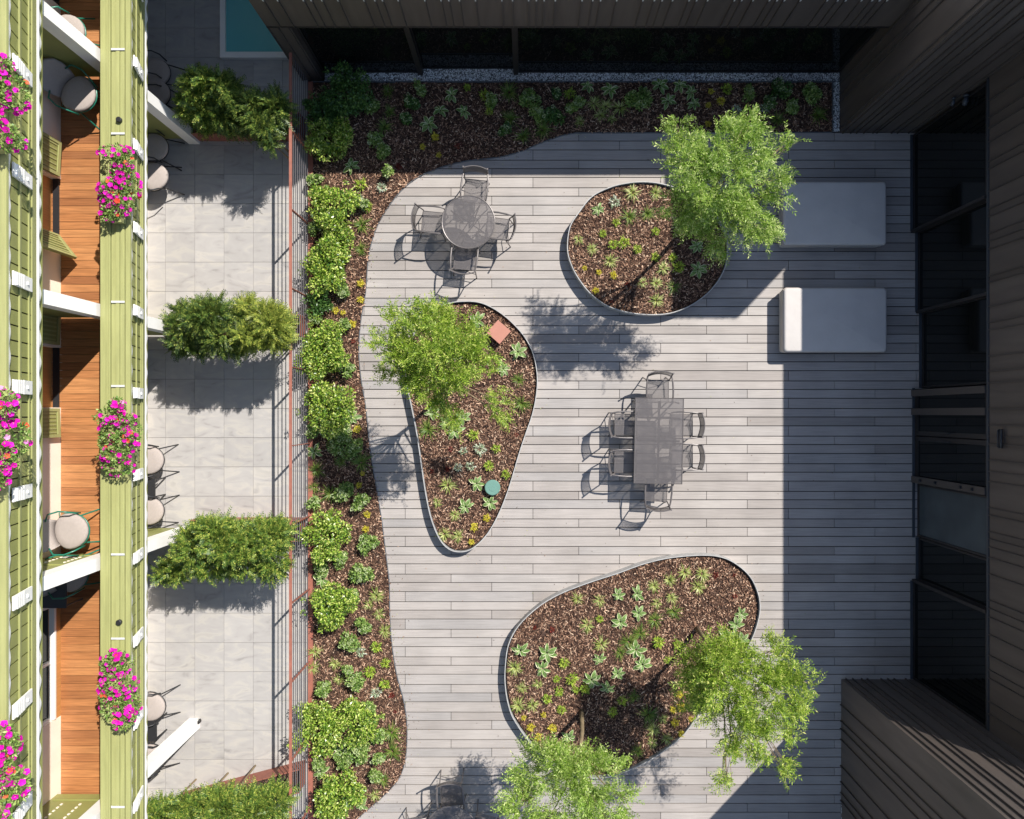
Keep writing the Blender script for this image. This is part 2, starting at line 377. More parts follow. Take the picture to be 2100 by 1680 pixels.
def chips(name, polys, dens, parent=None, zr=(.0, .03), size=(.028, .07)):
    allq = []
    for poly, z in polys:
        a = np.array(poly); lo, hi = a.min(0), a.max(0); n = int((hi-lo).prod()*dens)
        pts = rng.uniform(lo, hi, (n, 2)); pts = pts[inpoly(pts, poly)]; cl = np.sin(pts[:, 0]*9.3+np.sin(pts[:, 1]*6.1)*2)*np.sin(pts[:, 1]*8.7+np.sin(pts[:, 0]*5.3)*2); pts = pts[rng.random(len(pts)) < .72+.28*cl]; n = len(pts)
        C = np.column_stack([pts, z+.004+rng.uniform(zr[0], zr[1], n)**1.0])
        th = rng.uniform(0, 2*np.pi, n); D = np.column_stack([np.cos(th), np.sin(th), rng.normal(0, .28, n)])
        U = nrm(np.column_stack([rng.normal(0, .45, n), rng.normal(0, .45, n), np.ones(n)]))
        Ln = rng.uniform(size[0], size[1], n)*(1+(rng.random(n) < .04)*1.2); W = rng.uniform(.009, .023, n)
        Dn = nrm(D); A = nrm(np.cross(Dn, U)); L2 = Ln[:, None]*.5; W2 = W[:, None]*.5
        allq.append(np.stack([C-Dn*L2-A*W2*.6, C-Dn*L2*.8+A*W2, C+Dn*L2+A*W2*.5, C+Dn*L2*.9-A*W2], 1))
    return quads(name, np.concatenate(allq), 'chip', parent=parent)
visbed = [(x, max(y, -9.2)) for x, y in bedpoly]
tag(chips('bark_mulch', [(visbed, .016)], 2300), 'brown bark chips covering the long border', 'mulch', kind='stuff')
# islands
def island(name, pxs, label):
    pts = catmull([(P(x, y, .25).x, P(x, y, .25).y) for x, y in pxs], True, 4)
    c = Vector((sum(p[0] for p in pts)/len(pts), sum(p[1] for p in pts)/len(pts), 0))
    loc = [(x-c.x, y-c.y) for x, y in pts]
    e = empty(name, c, label=label, cat='raised bed', group='steel edged raised beds on the deck')
    ribbon(loc, .001, .25, .017).build('rim', 'steel', e, smooth=False)
    inner = [(x*.985, y*.985) for x, y in loc]
    s_ = flatpoly('soil', inner, .165, 'mulch', e)
    ch = chips('bark_mulch', [([(x*.975, y*.975) for x, y in loc], .165)], 2600, e); ch['kind'] = 'stuff'
    return pts
OV = [(1163, 510), (1168, 466), (1186, 436), (1213, 403), (1249, 384), (1284, 375), (1320, 372), (1357, 376), (1400, 389), (1440, 412), (1472, 447), (1491, 487), (1492, 532), (1479, 568), (1454, 600), (1421, 625), (1383, 641), (1350, 646), (1312, 645), (1273, 638), (1240, 625), (1210, 602), (1187, 573), (1171, 543)]
TD = [(955, 617), (989, 621), (1024, 639), (1055, 665), (1079, 694), (1095, 728), (1102.6, 770), (1101, 808), (1093, 849), (1079, 890), (1065, 932), (1051, 980), (1036, 1025), (1017, 1068), (996, 1101), (969, 1126), (944, 1133), (920, 1127), (900, 1105), (883, 1063), (872, 1012), (863, 953), (854, 891), (841, 825), (832, 780), (834, 730), (850, 680), (880, 642), (918, 622)]
SB = [(1443, 1138), (1483, 1143), (1513, 1158), (1540, 1183), (1556, 1217), (1560, 1250), (1553, 1285), (1538, 1322), (1512, 1362), (1478, 1408), (1443, 1453), (1407, 1503), (1373, 1533), (1333, 1560), (1283, 1584), (1240, 1596), (1190, 1594), (1140, 1573), (1098, 1538), (1057, 1483), (1042, 1447), (1035, 1403), (1036, 1360), (1043, 1320), (1063, 1283), (1100, 1247), (1143, 1220), (1200, 1197), (1267, 1175), (1323, 1155), (1377, 1143)]
island('raised_bed', OV, 'oval steel edged bed with slim tree, beside the grey daybeds')
island('raised_bed', TD, 'teardrop shaped steel edged bed with terracotta box and teal lid')
island('raised_bed', SB, 'largest raised bed, bean shaped, with two trees at lower right')
# gravel strips
def gravel(name, rects, label):
    e = empty(name, (0, 0, 0), label=label, cat='gravel'); e['kind'] = 'stuff'
    g = MB()
    for x0, x1, y0, y1 in rects: g.box(x0, x1, y0, y1, -.09, .012)
    g.build('gravel_base', 'gravelbed', e)
    oc = np.array([(1, 0, 0), (0, 1, 0), (-1, 0, 0), (0, -1, 0), (0, 0, 1)], float); vs = []; fs = []
    for x0, x1, y0, y1 in rects:
        for _ in range(int((x1-x0)*(y1-y0)*2600)):
            p = oc*rng.uniform(.008, .019, 3); th = rng.uniform(0, 6.3); c_, s_ = math.cos(th), math.sin(th)
            R = np.array([[c_, -s_, 0], [s_, c_, 0], [0, 0, 1]]); p = p @ R.T+[rng.uniform(x0+.01, x1-.01), rng.uniform(y0+.01, y1-.01), .015+rng.uniform(0, .015)]
            o_ = len(vs); vs += p.tolist(); fs += [(o_, o_+1, o_+4), (o_+1, o_+2, o_+4), (o_+2, o_+3, o_+4), (o_+3, o_, o_+4)]
    b_ = MB(); b_.v = vs; b_.f = fs; b_.m = [0]*len(fs); b_.build('pebble_layer', 'pebble', e)
    return e
gy0, gy1 = P(0, 168.5).y, P(0, 140).y
gravel('gravel_strip', [(-4.12, P(1722, 0).x, gy0, gy1+.1), (P(1707, 0).x, P(1722, 0).x, 5.77, gy0)], 'white pebbles in the strip below the pavilion glass')
gravel('gravel_strip', [(6.46, 6.9, -9.3, -8.02)], 'dark pebble patch at the foot of the lower right block')
g = MB(); g.box(-4.38, P(1707, 0).x, gy0-.02, gy0, -.02, .05); g.box(P(1705.5, 0).x, P(1707, 0).x, 5.77, gy0-.02, -.02, .05)
tag(g.build('gravel_edging', 'darksteel'), 'straight dark edging strip between pebbles and mulch', 'edging')

# ---------------------------------------------------------------- dark clad building
B = empty('clad_building', (6, 7, 0), label='dark brown metal clad building with black glazing around the deck', cat='building')
BL = B.location
def bp_(mb, name, m_, parent=None, smooth=False):
    o = mb.build(name, m_, parent if parent else B, smooth)
    if not parent: o.location = -BL
    return o
YF = 6.83; ZT = 3.08; ZO = 2.16
# pavilion fascia and pier (south side of the wing at the top)
XL, XR = -4.58, 7.9
g = MB(); g.box(XL, 6.44, YF, YF+.14, ZO, ZT)
bp_(g, 'fascia', 'clad')
tops = [505, 538, 568, 621, 637, 659, 692, 745.5, 768, 783.6, 816, 870.5, 904, 920, 942, 975, 1029, 1051, 1084, 1100, 1116, 1139, 1194, 1216, 1232, 1265, 1319, 1342.6, 1358.6, 1380, 1414, 1429.5, 1452, 1507, 1522, 1545.5, 1579, 1594.6, 1610, 1643, 1698, 1719.6, 1736, 1768.5, 1790, 1805.6, 1821]
k = (H-ZT)/1550
g = MB(); hd = MB()
for q in tops:
    x = (q-NX)*k
    if x > 6.4 or x < XL: continue
    g.box(x-.009, x+.009, YF-.028, YF-.001, ZO+.01, ZT-.003)
    hd.box(x-.012, x+.012, YF-.034, YF-.0285, ZT-.05, ZT+.004)
bp_(g, 'standing_seam', 'rib')['kind'] = 'stuff'
bp_(hd, 'seam_cap', 'cap')['kind'] = 'stuff'
g = MB(); g.box(XL-.01, 6.43, YF-.012, YF+.22, ZT, ZT+.035); bp_(g, 'parapet_cap', 'cap')
g = MB(); g.box(XL+.02, 6.43, YF+.225, 9.0, ZT-.2, ZT-.02); bp_(g, 'roof', 'roofgravel')
g = MB(); g.box(XL, 6.43, YF-.004, YF+.17, ZO-.05, ZO-.002); bp_(g, 'fascia_trim', 'frame')
# soffit
g = MB(); g.box(XL+.1, 6.43, YF+.18, 9.0, ZO-.04, ZO+.08); bp_(g, 'soffit', 'frame')
# left pier
g = MB(); g.box(XL, XL+.42, YF, 9.0, -.1, ZO-.052); bp_(g, 'pier', 'clad')
g = MB()
for x in (XL+.02, XL+.2, XL+.38): g.box(x, x+.018, YF-.028, YF-.001, -.02, ZO-.06)
bp_(g, 'pier_seam', 'rib')
# pavilion glazing: pane, frame
YG = 6.99
def pane(x0, x1, y, z0, z1, name='window'):
    f = MB(); f.box(x0, x1, y-.02, y+.06, z0, z0+.05); f.box(x0, x1, y-.02, y+.06, z1-.05, z1)
    f.box(x0, x0+.04, y-.018, y+.06, z0+.05, z1-.05); f.box(x1-.04, x1, y-.018, y+.06, z0+.05, z1-.05)
    o = bp_(f, name, 'frame')
    p = MB(); p.box(x0+.04, x1-.04, y, y+.02, z0+.05, z1-.05); p.build('pane', 'glass', o)
pane(XL+.43, -2.17, YG, .0, ZO-.06); pane(-2.13, -.22, YG+.08, .0, ZO-.06); pane(-.18, 6.42, YG, .0, ZO-.06)
for x in (-2.15, -.2):
    g = MB(); g.box(x-.05, x+.05, YG-.06, YG+.16, 0, ZO-.06); bp_(g, 'mullion', 'frame')
# generic seamed wall
def seams(axis, a0, a1, c, z0, z1, n_, sgn, pos=None, name='standing_seam'):
    g = MB(); out = []
    if pos is None:
        pos = []; x = a0+.06; st = [.53, .16, .22, .33, .54, .22, .16, .33]; i = 0
        while x < a1-.03: pos.append(x); x += st[i % 8]; i += 1
    for x in pos:
        lo, hi = sorted((c, c+sgn*.03)); 
        if sgn > 0: lo += .001
        else: hi -= .001
        if axis == 'x': g.box(x-.008, x+.008, lo, hi, z0, z1)
        else: g.box(lo, hi, x-.008, x+.008, z0, z1)
    return bp_(g, name, 'rib')
# north east block
g = MB(); g.box(6.44, 7.94, 5.76, 9.5, -.1, 6.15); o = bp_(g, 'block_wall', 'clad')
seams('y', 5.78, 9.4, 6.44, -.05, 6.14, 0, -1); seams('x', 6.46, 7.9, 5.76, -.05, 6.14, 0, -1, [6.5, 6.66, 6.78, 6.93, 7.12, 7.2, 7.5, 7.62, 7.85])
# right wing
g = MB(); g.box(7.94, 12, -5.45, 5.759, 2.56, 4.5); bp_(g, 'upper_wall', 'clad')
g = MB(); g.box(7.95, 12, 5.765, 9.4, -.1, 4.4); bp_(g, 'end_wall', 'clad')
pys = [391, 427, 443, 478, 494, 510, 566, 577.5, 628, 661, 676, 730, 761, 785, 839, 872, 895, 911, 944, 967, 988, 1042, 1057, 1091, 1106, 1122.5, 1144, 1178, 1232, 1248.5, 1266.5, 1302.5, 1345, 1375, 1392, 1440, 1465, 330, 345, 290, 262, 240, 205]
kk = (H-2.6)/1550
seams('y', 0, 0, 7.94, 2.57, 4.49, 0, -1, [(NY-q)*kk for q in pys if -5.4 < (NY-q)*kk < 5.7])
g = MB(); g.box(7.925, 8.3, -5.44, 5.75, 2.50, 2.557); bp_(g, 'fascia_trim', 'slate')
g = MB(); g.box(8.3, 12, -5.44, 5.75, 2.47, 2.49); bp_(g, 'soffit', 'frame')
g = MB(); g.box(7.93, 12, -5.4, 5.7, 4.503, 4.54); bp_(g, 'roof', 'roofgravel')
def gpane(x, y0, y1, z0, z1, name='window', glass='glass', fr=.05):
    f = MB(); f.box(x-.02, x+.05, y0, y1, z0, z0+fr); f.box(x-.02, x+.05, y0, y1, z1-fr, z1)
    f.box(x-.018, x+.05, y0, y0+fr*.8, z0+fr, z1-fr); f.box(x-.018, x+.05, y1-fr*.8, y1, z0+fr, z1-fr)
    o = bp_(f, name, 'frame')
    p = MB(); p.box(x, x+.015, y0+fr*.8, y1-fr*.8, z0+fr, z1-fr); p.build('pane', glass, o)
    return o
Yp = lambda py: (NY-py)/100
gp = [(7.96, 475, 277), (8.06, 640, 475.5), (8.14, 796, 640.5), (8.07, 1190, 1102), (7.96, 1392, 1190.5)]
for x, pb, pt in gp: gpane(x, Yp(pb), Yp(pt), 0, 2.5)
for x, pb in ((7.93, 475), (8.03, 640), (7.95, 1190)):
    g = MB(); g.box(x-.03, x+.12, Yp(pb)-.028, Yp(pb)+.028, 0, 2.48); bp_(g, 'mullion', 'frame')
# threshold strip
g = MB()
for x, pb, pt in gp+[(8.0, 1102, 796)]: g.box(x-.075, x-.024, Yp(pb)+.001, Yp(pt), -.02, .018)
bp_(g, 'threshold', 'slate')
# entrance: two framed leaves
dr = gpane(8.0, Yp(893), Yp(800), 0, 2.5, 'door', fr=.11)
g = MB(); g.tube([(7.95, Yp(885), .95), (7.92, Yp(885), .95), (7.92, Yp(885), 1.35), (7.95, Yp(885), 1.35)], .012); g.build('handle', 'blackmetal', dr)
dr = gpane(8.0, Yp(988), Yp(895), 0, 2.5, 'door', fr=.11)
g = MB(); g.tube([(7.95, Yp(902), .95), (7.92, Yp(902), .95), (7.92, Yp(902), 1.35), (7.95, Yp(902), 1.35)], .012); g.build('handle', 'blackmetal', dr)
for q in (800, 838, 976):
    g = MB(); g.box(7.905, 7.965, Yp(q+13), Yp(q), 0, 2.48); bp_(g, 'door_frame', 'rib')
for zz in (.35, .9, 1.75, 2.1):
    g = MB(); g.disc((7.9, Yp(982)), .03, zz, zz+.05, 12); bp_(g, 'hinge', 'blackmetal')
wn = gpane(8.05, Yp(1100), Yp(992), 0, 2.5, 'window', 'stone_int')
wn['label'] = 'window showing pale grey stone inside, next to the entrance'
# back of rooms
g = MB(); g.box(8.3, 8.34, -5.44, 5.75, 0, 2.46); bp_(g, 'inner_wall', 'frame')
# south east block
g = MB(); g.box(6.47, 12, -14, -5.451, -.1, 6.15); bp_(g, 'block_wall', 'clad')
seams('y', -13.5, -5.47, 6.47, -.05, 6.14, 0, -1); seams('x', 6.49, 11.9, -5.451, -.05, 6.14, 0, 1, [6.56, 6.7, 6.88, 7.0, 7.28, 7.42, 7.55, 7.78, 8.1, 8.26, 8.5])
# unseen tall wing beyond the top edge, added and sized for its shadow
g = MB(); g.box(-9, -.55, 9.1, 14, -.1, 7.2)
NW = empty('unseen_wing', (-4, 9.1, 0), label='plain cream unseen wing, added and sized to shade the top of the patio', cat='building')
o = g.build('wall', 'cream', NW); o.location = -NW.location

# small fixtures on the cladding
def fixture(name, loc, label, cat, parts):
    e = empty(name, loc, label=label, cat=cat)
    for nm, m_, fn in parts:
        q = MB(); fn(q); q.build(nm, m_, e, smooth=True)
for (x, z, lab, sc) in ((7.75, 1.82, 'small dark blue dome camera on the cladding above the black glass', .8), (7.9, 1.95, 'larger blue grey spotlight on a round base beside the small dome camera', 1.1)):
    def f1(q, sc=sc): q.tube([(0, 0, 0), (0, -.03*sc, 0)], .045*sc, 14)
    def f2(q, sc=sc): q.tube([(0, -.031*sc, 0), (.005, -.09*sc, -.03), (.0, -.15*sc, -.07)], [.028*sc, .045*sc, .035*sc], 12)
    fixture('wall_camera' if sc < 1 else 'wall_spotlight', (x, 5.76-.045, z), lab, 'camera' if sc < 1 else 'spotlight', [('base', 'slate', f1), ('head', 'slate', f2)])
def f1(q): q.box(-.03, 0, -.16, .16, -.04, .04)
def f2(q): q.tube([(-.031, -.14, 0), (-.06, -.14, 0), (-.06, .14, 0), (-.031, .14, 0)], .01)
fixture('wall_lamp', (7.94-.043, P(0, 900, 2.95).y, 2.95), 'slim black bar light on the upper right cladding', 'lamp', [('body', 'blackmetal', f1), ('rod', 'blackmetal', f2)])

# ---------------------------------------------------------------- fence
FX = -4.42; FZ = 1.3
F = empty('metal_fence', (FX, 0, 0), label='long rust red steel fence with thin horizontal rods beside the mulch border', cat='fence')
g = MB(); g.box(-.027, .027, -11.3, 6.78, FZ-.02, FZ); g.build('top_rail', 'rust', F)
g = MB(); g.box(-.03, .07, -11.3, 6.78, -.02, .06); g.build('base_rail', 'rust', F)
for k in range(-1, 12):
    g = MB(); y = (NY-(315+148.5*k))/100
    if y > 6.8: continue
    g.box(-.025, .025, y-.006, y+.006, .06, FZ-.021); g.build('post', 'rust', F)
for i in range(8):
    z = .18+i*.135; g = MB(); g.box(-.006, .006, -11.3, 6.78, z-.006, z+.006); g.build('rod', 'rod', F)

# ---------------------------------------------------------------- furniture
def mesh_panel(mb, x0, x1, y0, y1, z, p=.0135, w_=.006, shape=None, mi=0):
    x = x0
    while x <= x1:
        a, b_ = (y0, y1) if not shape else shape(x)
        if b_-a > .01: mb.box(x-w_/2, x+w_/2, a, b_, z-.002, z+.002, mi)
        x += p
    y = y0
    while y <= y1:
        a, b_ = (x0, x1) if not shape else shape(y)
        if b_-a > .01: mb.box(a, b_, y-w_/2, y+w_/2, z-.0035, z+.0005, mi)
        y += p
def make_chair():
    r = empty('garden_chair', (0, 0, 0))
    m_ = 'metalchair'
    s_ = MB(); mesh_panel(s_, -.2, .2, -.2, .22, .44)
    s_.tube([(-.21, -.21, .44), (.21, -.21, .44), (.21, .23, .435), (-.21, .23, .435)], .011, 6, closed=True); s_.build('seat', m_, r)
    b_ = MB(); K = 34
    def bk(u, z):  # curved back surface
        return Vector((u*.235, -.235-.055*(1-u*u)-(z-.44)*.22, z))
    for i in range(K+1):
        u = -1+2*i/K
        a, c = bk(u, .615), bk(u, .80); b_.tube([a, c], .0055, 4)
    for z, rr in ((.612, .009), (.803, .012)):
        b_.tube([bk(-1+2*i/12, z) for i in range(13)], rr, 6)
    b_.build('backrest', m_, r)
    for sx in (-1, 1):
        g = MB(); g.tube([(sx*.225, -.205, .44), bk(sx, .62), bk(sx, .835)], .0125, 8)
        g.add([], []); g.tube([bk(sx, .836)+Vector((0, 0, -.012)), bk(sx, .836)+Vector((0, 0, .012))], .017, 8); g.build('back_post', m_, r)
        g = MB(); g.tube([(sx*.222, -.205, .44), (sx*.228, -.25, .2), (sx*.235, -.285, 0)], .012, 8); g.build('leg', m_, r)
        g = MB(); g.tube([(sx*.222, .225, .435), (sx*.235, .235, .2), (sx*.245, .24, 0)], .012, 8); g.build('leg', m_, r)
        g = MB(); g.tube([bk(sx, .66), (sx*.252, -.16, .672), (sx*.262, 0, .672), (sx*.26, .13, .665), (sx*.25, .215, .64), (sx*.238, .235, .55), (sx*.225, .228, .44)], [.013, .017, .018, .017, .014, .012, .012], 8); g.build('armrest', m_, r)
    g = MB(); g.tube([(-.232, -.25, .2), (0, -.2, .23), (.232, -.25, .2)], .008, 6)
    g.tube([(-.225, .225, .40), (0, .235, .36), (.225, .225, .40)], .008, 6); g.build('stretcher', m_, r)
    return r
chair0 = make_chair(); used = [0]
def chair(x, y, ang, label, group):
    c = chair0 if not used[0] else copy_tree(chair0); used[0] = 1
    c.location = (x, y, 0.002); c.rotation_euler = (0, 0, math.radians(ang)); tag(c, label, 'chair', group)
def face(x, y, tx, ty): return math.degrees(math.atan2(ty-y, tx-x))-90
def round_table(c, label, r=.5):
    e = empty('round_table', (c[0], c[1], .002), label=label, cat='table')
    s_ = MB(); sh = lambda q: (-math.sqrt(max(0, r*r-q*q)), math.sqrt(max(0, r*r-q*q)))
    mesh_panel(s_, -r+.006, r-.006, -r+.006, r-.006, .73, shape=sh); s_.build('tabletop', 'metalchair', e)
    s_ = MB(); s_.tube([(r*math.cos(a*math.pi/24), r*math.sin(a*math.pi/24), .727) for a in range(48)], .013, 8, closed=True); s_.build('rim', 'metalchair', e)
    for a in range(4):
        q = math.pi/4+a*math.pi/2+.2; cx, cy = math.cos(q), math.sin(q)
        g = MB(); g.tube([(cx*.4, cy*.4, .715), (cx*.24, cy*.24, .5), (cx*.16, cy*.16, .3), (cx*.36, cy*.36, 0)], .013, 8); g.build('leg', 'metalchair', e)
    g = MB(); g.tube([(.2*math.cos(a*math.pi/12), .2*math.sin(a*math.pi/12), .4) for a in range(24)], .008, 6, closed=True)
    for a in range(2):
        q = a*math.pi/2+math.pi/4+.2; g.tube([(-.42*math.cos(q), -.42*math.sin(q), .715), (.42*math.cos(q), .42*math.sin(q), .715)], .01, 6)
    g.build('brace', 'metalchair', e)
G1 = 'chairs around the round metal table'; 
c = P(966, 474); round_table(c, 'round perforated metal table between the mulch border and the oval bed', .515)
def backpos(pxa, pxb):  # ground position of a chair from the two top ends of its back (photo pixels)
    a, b_ = P(*pxa, .84), P(*pxb, .84); m_ = (a+b_)/2; return m_, (b_-a)
def place(pa, pb, tgt, label, group):
    a, b_ = P(*pa, .835), P(*pb, .835); mid = (a+b_)/2; dvec = (b_-a); nrm_ = Vector((-dvec.y, dvec.x, 0)).normalized()
    if (Vector((tgt[0], tgt[1], 0))-Vector((mid.x, mid.y, 0))).dot(nrm_) < 0: nrm_ = -nrm_
    pos = Vector((mid.x, mid.y, 0))+nrm_*.322
    chair(pos.x, pos.y, math.degrees(math.atan2(nrm_.y, nrm_.x))-90, label, group)
place((950, 342), (1000, 347), c, 'metal chair at the top side of the upper round table', G1)
place((851, 417), (846, 468), c, 'metal chair at the left of the upper round table, turned slightly away', G1)
place((1056, 438), (1049, 489), c, 'metal chair at the right of the upper round table', G1)
place((921, 554), (973, 559), c, 'metal chair tucked under the lower edge of the upper round table', G1)
# rectangular table
a, b_, c_, d_ = P(1304, 816, .73), P(1402, 818, .73), P(1398, 993, .73), P(1300, 991, .73)
cen = (a+b_+c_+d_)/4; cen.z = .002
hx, hy = (b_-a).length/2, (a-d_).length/2; rz = math.atan2((b_-a).y, (b_-a).x)
e = empty('rectangular_table', cen, rz, 'rectangular perforated metal table with six chairs in the middle of the deck', 'table')
s_ = MB(); mesh_panel(s_, -hx+.01, hx-.01, -hy+.01, hy-.01, .73, w_=.0062); s_.build('tabletop', 'metalchair', e)
s_ = MB(); s_.tube([(-hx, -hy, .725), (hx, -hy, .725), (hx, hy, .725), (-hx, hy, .725)], .013, 8, closed=True); s_.build('rim', 'metalchair', e)
for sx in (-1, 1):
    for sy in (-1, 1):
        g = MB(); g.tube([(sx*(hx-.09), sy*(hy-.09), .71), (sx*(hx-.05), sy*(hy-.05), 0)], .016, 8); g.build('leg', 'metalchair', e)
g = MB(); g.box(-hx+.05, hx-.05, -.02, .02, .69, .715); g.box(-.02, .02, -hy+.05, hy-.05, .665, .689)
for sy in (-1, 1): g.box(-hx+.05, hx-.05, sy*.45-.015, sy*.45+.015, .69, .715)
g.build('brace', 'metalchair', e)
G2 = 'six chairs around the rectangular table'
place((1330, 766), (1383, 766), cen, 'metal chair at the upper end of the rectangular table', G2)
place((1254, 847), (1254, 896), cen, 'upper of two chairs on the left side of the rectangular table', G2)
place((1254, 925), (1253, 976), cen, 'lower of two chairs on the left side of the rectangular table', G2)
place((1441, 847), (1441, 898), cen, 'upper of two chairs on the right side of the rectangular table', G2)
place((1441, 913), (1441, 964), cen, 'lower of two chairs on the right side of the rectangular table', G2)
place((1326, 1043), (1377, 1046), cen, 'metal chair at the lower end of the rectangular table', G2)
# third group at the lower edge, in tree shade
c = P(932, 1668); round_table(c, 'round metal table cut by the lower picture edge, in tree shade', .515)
G3 = 'chairs around the lower round table in tree shade'
chair(c.x-.02, c.y+.62, 180+4, 'metal chair above the lower round table, its back nearest the deck middle', G3)
chair(c.x-.66, c.y-.05, -90+12, 'metal chair left of the lower round table in shade', G3)
chair(c.x+.66, c.y-.02, 90-14, 'metal chair right of the lower round table in shade', G3)
# daybeds
def rbox(mb, x0, x1, y0, y1, z0, z1, r=.06, rz_=.04, mi=0):
    n = 5; prof = [(0, z0), (0, z1-rz_)]+[(rz_*(1-math.cos(a*math.pi/8)), z1-rz_+rz_*math.sin(a*math.pi/8)) for a in range(1, 5)]
    prof = [(rz_*.6, z0), (0, z0+rz_*.6)]+prof[1:]
    rings = []
    for ins, z in prof:
        ring = []; rr = max(r-ins*.5, .01)
        for cx, cy, a0 in ((x1-ins-rr, y1-ins-rr, 0), (x0+ins+rr, y1-ins-rr, 90), (x0+ins+rr, y0+ins+rr, 180), (x1-ins-rr, y0+ins+rr, 270)):
            for i in range(n):
                t_ = math.radians(a0+90*i/(n-1)); ring.append((cx+rr*math.cos(t_), cy+rr*math.sin(t_), z))
        rings.append(ring)
    k = len(rings[0]); vs = [p for r_ in rings for p in r_]; fs = []
    for a in range(len(rings)-1):
        for i in range(k): fs.append((a*k+i, a*k+(i+1) % k, (a+1)*k+(i+1) % k, (a+1)*k+i))
    fs += [tuple(range(k))[::-1], tuple(range((len(rings)-1)*k, len(rings)*k))]
    mb.add(vs, fs, mi)
def daybed(pa, pb, label):
    a, b_ = P(*pa, .40), P(*pb, .40); c = Vector(((a.x+b_.x)/2, (a.y+b_.y)/2, .001)); hx, hy = abs(b_.x-a.x)/2, abs(b_.y-a.y)/2
    e = empty('daybed', c, label=label, cat='daybed', group='grey upholstered daybeds in front of the glazing')
    g = MB(); rbox(g, -hx, hx, -hy, hy, .17, .40, .07, .05); g.build('mattress', 'cushion', e, smooth=True)
    g = MB(); rbox(g, -hx+.015, hx-.015, -hy+.015, hy-.015, .05, .168, .06, .01); g.build('base', 'cushion', e, smooth=False)
    g = MB()
    zz = .192; n = 5; ring = []
    for cx, cy, a0 in ((hx-.07, hy-.07, 0), (-hx+.07, hy-.07, 90), (-hx+.07, -hy+.07, 180), (hx-.07, -hy+.07, 270)):
        for i in range(n):
            t_ = math.radians(a0+90*i/(n-1)); ring.append((cx+.074*math.cos(t_), cy+.074*math.sin(t_), .345))
    g.tube(ring, .006, 6, closed=True); g.build('piping', 'pad', e, smooth=True)
    for sx in (-1, 1):
        for sy in (-1, 1):
            g = MB(); g.box(sx*(hx-.1)-.03, sx*(hx-.1)+.03, sy*(hy-.1)-.03, sy*(hy-.1)+.03, 0, .05); g.build('foot', 'blackmetal', e)
daybed((1607, 372), (1819, 502), 'upper grey daybed, fully in shade near the black glazing')
daybed((1608, 590), (1820, 722), 'lower grey daybed with a sunlit strip along its left end')
# bed accessories
p = P(1023, 681, .42); e = empty('garden_box', (p.x, p.y, .16), math.radians(-41), 'square terracotta coloured box set diagonally in the teardrop bed', 'box')
g = MB(); g.box(-.165, .165, -.165, .165, 0, .235); g.build('body', 'terracotta', e)
g = MB(); g.box(-.17, .17, -.17, .17, .236, .262); g.build('lid', 'terracotta', e)
p = P(1010, 1000, .3); e = empty('garden_marker', (p.x, p.y, .16), 0, 'round teal plastic cap standing among hostas in the teardrop bed', 'garden marker')
g = MB(); g.disc((0, 0), .12, 0, .13, 28); g.build('body', 'teal', e)
g = MB(); g.disc((0, 0), .157, .131, .165, 40, bev=.012); g.disc((0, 0), .07, .1655, .17, 24); g.build('lid', 'teal', e)

# ---------------------------------------------------------------- left building with balconies
LB = empty('balcony_house', (-7.78, 0, 0), label='cream alpine house with green wooden balconies and white posts', cat='building')
LO = LB.location
def lp(mb, name, m_, parent=None, smooth=False, label=None):
    o = mb.build(name, m_, parent if parent else LB, smooth)
    if not parent: o.location = -LO
    if label: o['label'] = label
    return o
WX = -7.78; Y0, Y1 = -11.2, 9.05
PY = [9.75, 5.62, 1.62, -2.36, -6.35, -10.3]     # post positions
def wall_level(z0, z1, openings):
    g = MB(); y = Y0
    for a, b_ in sorted(openings)+[(Y1, None)]:
        g.box(WX-.25, WX, y, a, z0, z1); y = b_ if b_ else y
    return g
# levels: ground, first (2.85), second (5.65)
doors = [(Yb-0, Yb+.95) for Yb in []]
kz = (H-3.0)/1550
Yw = lambda py: (NY-py)*kz
ops = [(Yw(480), Yw(362)), (Yw(836), Yw(712)), (Yw(1475), Yw(1238)), (Yw(5), Yw(-110))]
lp(wall_level(-.1, 2.6, []), 'wall', 'cream'); lp(wall_level(2.62, 5.5, ops), 'wall', 'cream'); lp(wall_level(5.52, 8.8, []), 'wall', 'cream')
g = MB(); g.box(-14, -7.2, Y0-.5, Y1+.04, 8.82, 9.1); lp(g, 'roof', 'rust')
g = MB(); g.box(-14, WX-.26, Y0, Y0+.2, 0, 8.8); g.box(-14, WX-.26, Y1-.2, Y1, 0, 8.8); lp(g, 'gable_wall', 'cream')
# balcony floors
for z in (2.85, 5.65):
    g = MB(); x0, x1 = WX-.18 if z < 3 else WX+.002, -6.62
    y = Y0
    while y < Y1:
        g.box(x0, x1, y+.003, min(y+.128, Y1), z-.03, z+random.uniform(-.0015, .0015)); y += .131
    lp(g, 'balcony_floor', 'larch')
    g = MB(); g.box(WX+.003, -6.45, Y0, Y1, z-.24, z-.032); lp(g, 'balcony_slab', 'green')
